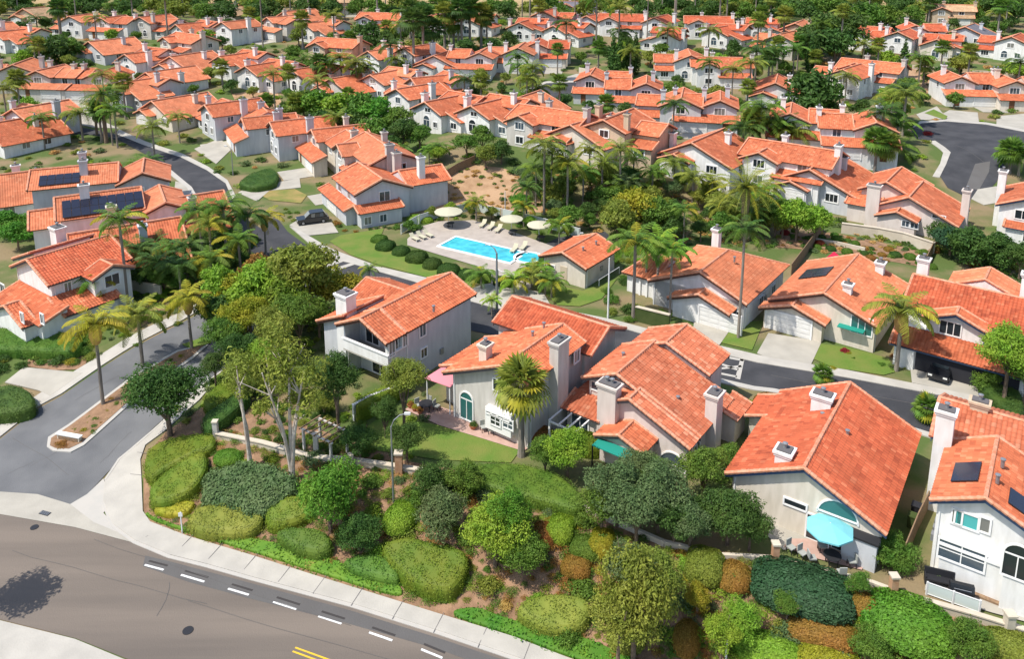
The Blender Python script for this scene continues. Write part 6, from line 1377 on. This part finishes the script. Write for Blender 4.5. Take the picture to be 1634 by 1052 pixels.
# ================= vehicles =================
def car(loc, rz, paint, label, kind='suv'):
    t = empty('parked_car', loc, rz); L, W_, H_ = (4.7,1.9,1.75) if kind == 'suv' else (4.5,1.8,1.42) if kind == 'sedan' else (5.2,2.0,2.1)
    hood = .95 if kind != 'van' else 1.15
    low = [(-L/2,.35),(-L/2+.05,hood*.92),(-L/2+ (1.15 if kind != 'van' else .75),hood),(L/2-.35,hood+.05),(L/2-.02,.85),(L/2,.35)]
    b = MB(); b.prism([(x,-W_/2,z) for x, z in low], (0,W_,0), paint); b.build('body', t)
    top = [(-L/2+(1.15 if kind != 'van' else .75),hood+.003),(-L/2+(1.95 if kind != 'van' else 1.35),H_-.08),(-L/2+(2.3 if kind != 'van' else 1.7),H_),(L/2-.75,H_),(L/2-(.25 if kind != 'sedan' else 1.0),hood+.06)]
    b = MB(); w2 = W_/2-.12; b.prism([(x,-w2,z) for x, z in top], (0,2*w2,0), paint); cab = b.build('cabin', t)
    x0, x1 = top[1][0]+.1, top[3][0]-.05
    for i in range(3):
        a, c = x0+(x1-x0)*i/3+.04, x0+(x1-x0)*(i+1)/3-.04
        for s_ in (-1, 1): b = MB(); b.box(a,c,min(s_*w2,s_*(w2+.012)),max(s_*w2,s_*(w2+.012)),hood+.1,H_-.14,'glass'); b.build('side_window', cab)
    b = MB(); p0, p1 = Vector((top[0][0]+.12,0,hood+.1)), Vector((top[1][0]-.03,0,H_-.14)); nn = Vector((-(p1.z-p0.z),0,p1.x-p0.x)).normalized()*.02; n0 = nn*1.0
    b.prism([p0+Vector((0,-w2+.1,0))+n0*2.2, p0+Vector((0,w2-.1,0))+n0*2.2, p1+Vector((0,w2-.1,0))+n0*2.2, p1+Vector((0,-w2+.1,0))+n0*2.2], n0*.5, 'glass'); b.build('windscreen', cab)
    for x in (-L/2+.85, L/2-.9):
        for s_ in (-1, 1):
            b = MB(); y0 = s_*(W_/2-.2)
            b.tube([(x,y0,.34),(x,s_*(W_/2+.02),.34)], .34, 'tyre', 14); wh = b.build('wheel', t); b = MB(); b.tube([(x,s_*(W_/2),.34),(x,s_*(W_/2+.035),.34)], .2, 'metal_grey', 10); b.build('rim', wh)
    for s_ in (-1, 1):
        b = MB(); b.box(-L/2-.01,-L/2+.08,s_*.65-.18,s_*.65+.18,.62,.78,'lamp_clear'); b.build('headlight', t); b = MB(); b.box(L/2-.08,L/2+.02,s_*.72-.12,s_*.72+.12,.65,.85,'lamp_red'); b.build('tail_light', t)
    tag(t, label, 'car'); FOOT.append([(loc[0]-1,loc[1]-1),(loc[0]+1,loc[1]-1),(loc[0]+1,loc[1]+1),(loc[0]-1,loc[1]+1)]); return t
car(G(499,356)+Vector((0,0,.12)), R(22), 'car_black', 'black SUV parked on the driveway of the house left of the pool')
car(G(348,405)+Vector((0,0,.1)), R(-20), 'car_white', 'white van half hidden behind the palms of the palm grove', 'van')
p = H62.root; car(Vector((H62.loc.x,H62.loc.y,0))+Vector((2.9*H62.c+7.2*H62.s, 2.9*H62.s-7.2*H62.c, .13)), R(-37+90), 'car_black', 'dark car nosing out of the dark open garage', 'sedan')
car(G(1057,222)+Vector((0,0,.05)), R(60), 'car_white', 'small white car before the mid-hill garage fronts', 'sedan'); car(G(1347,262)+Vector((0,0,.12)), R(70), 'car_silver', 'silver car on the drive under the right hill fronts')
car(G(70,190)+Vector((0,0,.05)), R(75), 'car_white', 'white car at the far upper left driveway', 'sedan')
# ================= patios =================
def parasol(px_, py_, r, h_, m, label, n=8, tab=True):
    b0 = G(px_, py_); t = empty('parasol', b0); b = MB(); b.tube([(0,0,0),(0,0,h_+.45)], .035, 'metal_white', 6); b.build('pole', t)
    b = MB(); b.lathe([(r,h_-.12),(r,h_),(r*.55,h_+.25),(.02,h_+.45)], m, n); b.build('canopy', t); b = MB(); b.lathe([(.3,0),(.3,.08),(0,.08)], 'metal_dark', 12); b.build('base', t)
    tag(t, label, 'parasol'); return b0
def table(p, r, label, m='metal_dark', h_=.74):
    t = empty('patio_table', p); b = MB(); b.lathe([(0,h_-.04),(r,h_-.04),(r,h_),(0,h_)], m, 14); b.build('table_top', t)
    for k in range(4): a = .785+k*1.571; b = MB(); b.box(math.cos(a)*r*.7-.03, math.cos(a)*r*.7+.03, math.sin(a)*r*.7-.03, math.sin(a)*r*.7+.03, 0, h_-.04, m); b.build('leg', t)
    tag(t, label, 'table')
def chair(p, rz, label, m='metal_dark', cu='curtain', group='patio chairs'):
    t = empty('patio_chair', p, rz); b = MB(); b.box(-.25,.25,-.25,.25,.38,.46,cu); b.build('seat', t); b = MB(); b.box(-.25,.25,.22,.29,.46,.95,cu); b.build('backrest', t)
    for x, y in ((-.22,-.22),(.22,-.22),(-.22,.22),(.22,.22)): b = MB(); b.box(x-.025,x+.025,y-.025,y+.025,0,.38,m); b.build('leg', t)
    tag(t, label, 'chair', group)
p = parasol(1320,890,1.6,2.3,'cloth_blue','turquoise octagonal parasol on the patio of the big red-roofed house'); table(p+Vector((.0,-.75,.1)), .6, 'round dark table under the turquoise parasol')
for i, (dx, dy, a, lb) in enumerate(((-1.3,-.6,90,'left of'),(1.3,-.9,-90,'right of'),(.2,-1.9,180,'nearest the wall before'),(-.2,.5,0,'behind'))): chair(p+Vector((dx,dy,.1)), R(a), 'dark patio chair %s the table under the turquoise parasol' % lb)
for q, lb in (((1262,884),'grey armchair at the left end of the parasol patio'),((1280,893),'grey armchair next to the low wall of the parasol patio')): chair(G(*q)+Vector((0,0,.1)), R(30), lb)
for q, r, lb in (((716,362),2.1,'wide cream parasol at the back left of the pool deck'),((816,374),1.7,'cream parasol behind the pool among the deck hedges'),((860,384),1.7,'round cream parasol nearest the parking pad')):
    p = parasol(q[0], q[1], r, 2.4, 'cloth_cream', lb, 12); table(p+Vector((.3,-.5,.08)), .6, 'dark table under the '+lb[:lb.find('parasol')+7]+(' by the parking pad' if 'nearest' in lb else ' at the left' if 'left' in lb else ' among hedges'))
def lounger(p, rz, label):
    t = empty('sun_lounger', p, rz); b = MB(); b.box(-.32,.32,-.95,.5,.3,.38,'cloth_cream'); b.build('seat', t); b = MB(); b.prism([(-.32,.5,.3),(.32,.5,.3),(.32,1.0,.75),(-.32,1.0,.75)], (0,.03,.06), 'cloth_cream'); b.build('backrest', t)
    for x, y in ((-.28,-.85),(.28,-.85),(-.28,.55),(.28,.55)): b = MB(); b.box(x-.03,x+.03,y-.03,y+.03,0,.3,'metal_white'); b.build('leg', t)
    tag(t, label, 'sun lounger', 'sun loungers on the pool deck')
for i, q in enumerate(((662,384),(673,381),(684,378),(770,362),(783,366),(795,370),(820,402),(835,398))):
    lounger(G(*q)+Vector((0,0,.08)), R(40 if i < 3 else -20), ['cream sun lounger nearest the left end of the pool deck','second cream sun lounger from the left on the pool deck','third cream sun lounger from the left on the pool deck','leftmost lounger behind the far edge of the pool','middle lounger behind the far edge of the pool','rightmost lounger behind the far edge of the pool','lounger right beside the round spa','lounger behind the round spa'][i])
# grey house patio
for q, a, lb in (((772,690),20,'round grey armchair under the arched window'),((785,694),-20,'grey armchair next to the pots under the arched window'),((668,654),40,'dark chair at the left of the pink awning patio'),((683,650),-30,'dark chair under the pink awning'),((697,656),60,'dark chair right under the pink awning edge')): chair(G(*q)+Vector((0,0,.1)), R(a), lb)
table(G(680,657)+Vector((0,0,.1)), .65, 'dark round table under the pink awning')
def pot(px_, py_, r, pl, label, up=.1):
    p = G(px_, py_)+Vector((0,0,up)); t = empty('potted_plant', p); b = MB(); b.lathe([(r*.6,0),(r,.5*r*2),(r*1.08,.5*r*2),(r*.9,.46*r*2),(0,.46*r*2)], 'terracotta', 12); b.build('pot', t)
    c = link('foliage', BUSH['near',0], t, (0,0,r*.9)); c.scale = (r*1.3,)*3; setm(c, 'leaf_'+pl); tag(t, label, 'plant')
for q in ((655,652,.3,'rust','potted orange plant at the left end of the pink paving'),(662,657,.3,'yellow','potted yellow plant second from the left on the pink paving'),(670,661,.3,'rust','potted rust plant on the paving edge by the lawn'),(755,686,.35,'dark','potted dark round plant beside the arched door'),(1608,955,.35,'dark','potted dark shrub on the white house terrace'),(1626,962,.3,'mid','small potted plant right of the dark one on the terrace'),
          (1590,940,.3,'olive','potted olive plant by the terrace wall corner'),(1495,928,.3,'grey','potted grey plant at the left of the terrace')): pot(*q)
# barbecue and bench on the white terrace
t = empty('barbecue', G(1532,960)+Vector((0,0,.12)), R(-20)); b = MB(); b.box(-.7,.7,-.3,.3,0,.85,'metal_dark'); b.build('cabinet', t); b = MB(); b.prism([(-.7,-.3,.853),(-.7,.3,.853),(-.7,.2,1.15),(-.7,-.15,1.2)], (1.4,0,0), 'black'); b.build('lid', t); b = MB(); b.tube([(-.5,-.34,1.0),(.5,-.34,1.0)], .02, 'metal_grey', 6); b.build('handle', t); tag(t, 'black barbecue grill on the white house terrace', 'barbecue')
t = empty('garden_bench', G(1498,936)+Vector((0,0,.12)), R(-20)); b = MB(); b.box(-.9,.9,-.3,.3,.35,.45,'metal_dark'); b.build('seat', t); b = MB(); b.box(-.9,.9,.25,.32,.45,.95,'metal_dark'); b.build('backrest', t)
for x in (-.85,.85): b = MB(); b.box(x-.04,x+.04,-.28,.28,0,.6,'metal_dark'); b.build('leg', t)
tag(t, 'dark bench at the left end of the white house terrace', 'bench')
# bins between the red-roofed and white houses
for q, lb, m_ in (((1455,842),'dark green wheeled bin in the gap between the two right houses','fence_green'),((1461,825),'grey wheeled bin behind the green bin in the gap','metal_dark')):
    t = empty('wheeled_bin', G(*q), R(-35)); b = MB(); b.prism([(-.28,-.3,.05),(.28,-.3,.05),(.33,-.36,1.0),(-.33,-.36,1.0)], (0,.62,0), m_); b.build('bin_body', t); b = MB(); b.box(-.35,.35,-.4,.32,1.003,1.08,m_); b.build('lid', t)
    for x in (-.3,.3): b = MB(); b.tube([(x-.04,.3,.1),(x+.04,.3,.1)], .1, 'tyre', 8); b.build('wheel', t)
    tag(t, lb, 'bin')
# shade sail behind the solar panel house, small pergola in the shaded yard, plus a round garden bed ring
A_ = G(1330,436); t = empty('shade_sail', A_); tri = [P(1308,419,3.2)-A_, P(1331,402,4.0)-A_, P(1350,417,3.0)-A_]; b = MB(); b.prism(tri, (0,0,.04), 'cloth_red'); b.build('sail_cloth', t)
for q in tri: b = MB(); b.tube([(q.x,q.y,-.3),(q.x,q.y,q.z)], .04, 'metal_grey', 6); b.build('pole', t)
tag(t, 'crimson triangular shade sail behind the solar panel salmon house', 'shade sail')
A_ = G(520,722); t = empty('pergola', A_, R(-34))
for x, y in ((-1.6,-.9),(1.6,-.9),(-1.6,.9),(1.6,.9)): b = MB(); b.box(x-.09,x+.09,y-.09,y+.09,-.4,2.0,'stucco_grey'); b.build('post', t)
b = MB(); b.box(-1.9,1.9,-1.0,-.86,2.0,2.12,'stucco_grey').box(-1.9,1.9,.86,1.0,2.0,2.12,'stucco_grey'); b.build('beam', t)
for k in range(7): b = MB(); b.box(-1.8+k*.58,-1.7+k*.58,-1.2,1.2,2.123,2.2,'wood'); b.build('rafter', t)
tag(t, 'weathered slatted pergola in the shaded yard behind the slope', 'pergola')
A_ = G(1184,655); t = empty('garden_arch', A_); b = MB(); b.lathe([(.85,.5),(.95,.5),(.95,.62),(.85,.62),(.85,.5)], 'trim', 20); b.build('ring', t); b = MB(); b.lathe([(0,.45),(.8,.45),(.85,0)], 'metal_dark', 20); b.build('basin', t); tag(t, 'dark round basin with white rim beside the right chimney of the stepped house', 'basin')
# the tree whose shadow falls on the road at the lower left
tree(G(-75,978), 2.3, 7.0, 'dark', 'mid', 2, label='dark tree just outside the lower left edge shading the road', bark='bark_palm')
# manhole and drain
for q, r, lb in (((300,1008),.35,0),((55,843),.3,0)):
    p = G(*q); b = MB(); b.lathe([(0,.075),(r,.075),(r,.04)], 'metal_dark', 20); o = b.build('manhole_cover', None, p); tag(o, 'round iron manhole cover '+('on the main road' if q[0] == 300 else 'at the cross gutter'), 'manhole')
p = G(72,821); b = MB(); b.box(-.45,.45,-.2,.2,.06,.1,'metal_dark'); 
for k in range(6): b.box(-.4+k*.14,-.34+k*.14,-.17,.17,.1,.115,'metal_grey')
o = b.build('drain_grate', None, p, R(-18)); tag(o, 'iron drain grate in the concrete cross gutter', 'drain')
# crack seals and seams in the asphalt
def crack(a, b, m, w_=.035, lift=.058):
    A, B = G(*a), G(*b); n = 9; d = (B-A); d.z = 0; nn = Vector((-d.y, d.x, 0)).normalized(); pts = []; off = 0
    for i in range(n+1): off += rnd.uniform(-.09,.09); p = A+d*i/n+nn*off*(0 if i in (0,n) else 1); pts.append((p.x, p.y))
    L_ = [(p[0]+nn.x*w_, p[1]+nn.y*w_) for p in pts]; R_ = [(p[0]-nn.x*w_, p[1]-nn.y*w_) for p in pts[::-1]]
    drape('crack_seal', L_+R_, m, lift, 4, px=False, block=False)
for a, b in (((150,862),(560,1000)),((20,880),(330,965)),((300,960),(760,1100)),((250,985),(270,930))): crack(a, b, 'asphalt_patch', .018)
for a, b in (((20,700),(110,760)),((50,745),(170,680)),((160,740),(210,690)),((120,640),(190,600)),((10,760),(60,740)),((215,620),(250,585))): crack(a, b, 'asphalt_patch', .02, .062)
for a, b in (((1230,600),(1560,668)),((1300,590),(1330,640)),((560,440),(700,500)),((1520,230),(1580,270)),((800,520),(960,545))): crack(a, b, 'asphalt_patch', .03, .078)
# garden walls between the far houses
for i, f in enumerate(FAR):
    if i % 2 or f[1] > 300 or f[1] < 30: continue
    g = G(f[0], f[1], 3.2); cs, sn = math.cos(R(f[3])), math.sin(R(f[3])); s_ = 1 if i % 4 else -1
    X = lambda x, y: Vector((g.x+x*cs-y*sn, g.y+x*sn+y*cs, 0))
    pts = [X(s_*7.2, -6.5), X(s_*7.6, 1.0), X(s_*7.6, 9.0)] if i % 3 else [X(-7, -8.2), X(-1, -8.4), X(6.5, -8.2)]
    if any(inside(p.x, p.y, q) for p in pts for q in FOOT): continue
    o0 = pts[0].copy(); o0.z = gz(o0.x, o0.y); t = empty('garden_wall', o0)
    for k in range(2):
        a, b_ = pts[k], pts[k+1]; d = (b_-a).normalized(); n = Vector((-d.y, d.x, 0))*.12; za, zb = gz(a.x,a.y)-o0.z, gz(b_.x,b_.y)-o0.z; a2, b2 = a-Vector((o0.x,o0.y,0)), b_-Vector((o0.x,o0.y,0))
        mb = MB(); mb.prism([a2-n+Vector((0,0,za-.5)), b2-n+Vector((0,0,zb-.5)), b2-n+Vector((0,0,zb+1.6)), a2-n+Vector((0,0,za+1.6))], n*2, 'wall_cream' if i % 5 else 'wood'); mb.build('wall_panel', t)
    tag(t, ('low cream garden wall' if i % 5 else 'brown board garden screen'), 'wall', 'garden walls between the far houses'); t['_auto'] = 1
# ================= labels that single things out =================
ORD = ['first','second','third','fourth','fifth','sixth','seventh','eighth','ninth','tenth','eleventh','twelfth','thirteenth','fourteenth','fifteenth','sixteenth','seventeenth','eighteenth','nineteenth','twentieth','twenty-first','twenty-second','twenty-third','twenty-fourth','twenty-fifth']
LM = [(770,405,'the swimming pool'),(940,420,'the pool house'),(140,690,'the median sign'),(250,590,'the entry road median'),(30,470,'the left edge white house'),(560,700,'the rear yards'),(650,515,'the long balcony house'),(790,620,'the grey arched-window house'),(1040,640,'the green awning house'),
 (1310,740,'the big red-roofed house'),(1560,860,'the white right edge house'),(1160,430,'the first street garage house'),(1340,470,'the solar panel salmon house'),(1560,500,'the open garage house'),(1460,310,'the tall grey chimney house'),(1560,230,'the right cul-de-sac'),
 (600,300,'the black car house'),(770,300,'the brown bank'),(560,190,'the green thicket'),(290,260,'the upper street'),(170,300,'the dark solar roofs'),(280,400,'the palm grove'),(440,450,'the olive trees'),(330,180,'the left hillside rows'),(100,100,'the upper left rows'),
 (330,70,'the far left rows'),(560,60,'the far middle-left rows'),(720,60,'the tall palm row'),(900,60,'the far middle rows'),(1000,90,'the cypress group'),(1120,80,'the far middle-right rows'),(1120,120,'the big twin roofs'),(1320,70,'the dark far trees'),(1400,130,'the ridge house right'),(1500,90,'the cream far gable'),
 (1600,90,'the far right edge'),(900,150,'the small cul-de-sac'),(1000,280,'the palm cluster'),(1180,310,'the date palm'),(1280,350,'the lime tree'),(1100,180,'the mid-hill fronts'),(1300,210,'the right hill fronts'),(1560,400,'the dark hedge slope'),(700,140,'the mid-left gables'),(480,120,'the left-middle gables'),
 (250,120,'the left lit gables'),(330,770,'the corner shrub mounds'),(700,890,'the big clipped mound'),(900,900,'the lower slope'),(1050,800,'the grey-green slope trees'),(1200,930,'the lower right slope'),(1430,980,'the right corner slope'),(60,560,'the left driveway'),(1360,570,'the street lawn'),(650,410,'the pool lawn')]
def near_lm(p):
    return min(LM, key=lambda q: (q[0]-p[0])**2+2.2*(q[1]-p[1])**2)
bpy.context.view_layer.update()
byl = {}
for o in THINGS:
    if '_auto' in o:
        del o['_auto']; q = proj(o.matrix_world.translation); l_ = near_lm(q)
        dx, dy = q[0]-l_[0], q[1]-l_[1]
        rel = ('left of' if dx < 0 else 'right of') if abs(dx) > abs(dy)*1.3 else ('behind' if dy < 0 else 'in front of')
        lab = o['label']+', '+rel+' '+l_[2]
        byl.setdefault(lab, []).append((q[0], o))
for lab, L_ in byl.items():
    L_.sort(key=lambda a: a[0]); n_ = len(L_)
    for i, (_, o) in enumerate(L_):
        if n_ == 1: o['label'] = lab
        else:
            wd = ('left one' if i == 0 else 'right one') if n_ == 2 else (('leftmost' if i == 0 else 'rightmost' if i == n_-1 else ORD[min(i,24)]+' from left'))
            o['label'] = lab+', '+wd
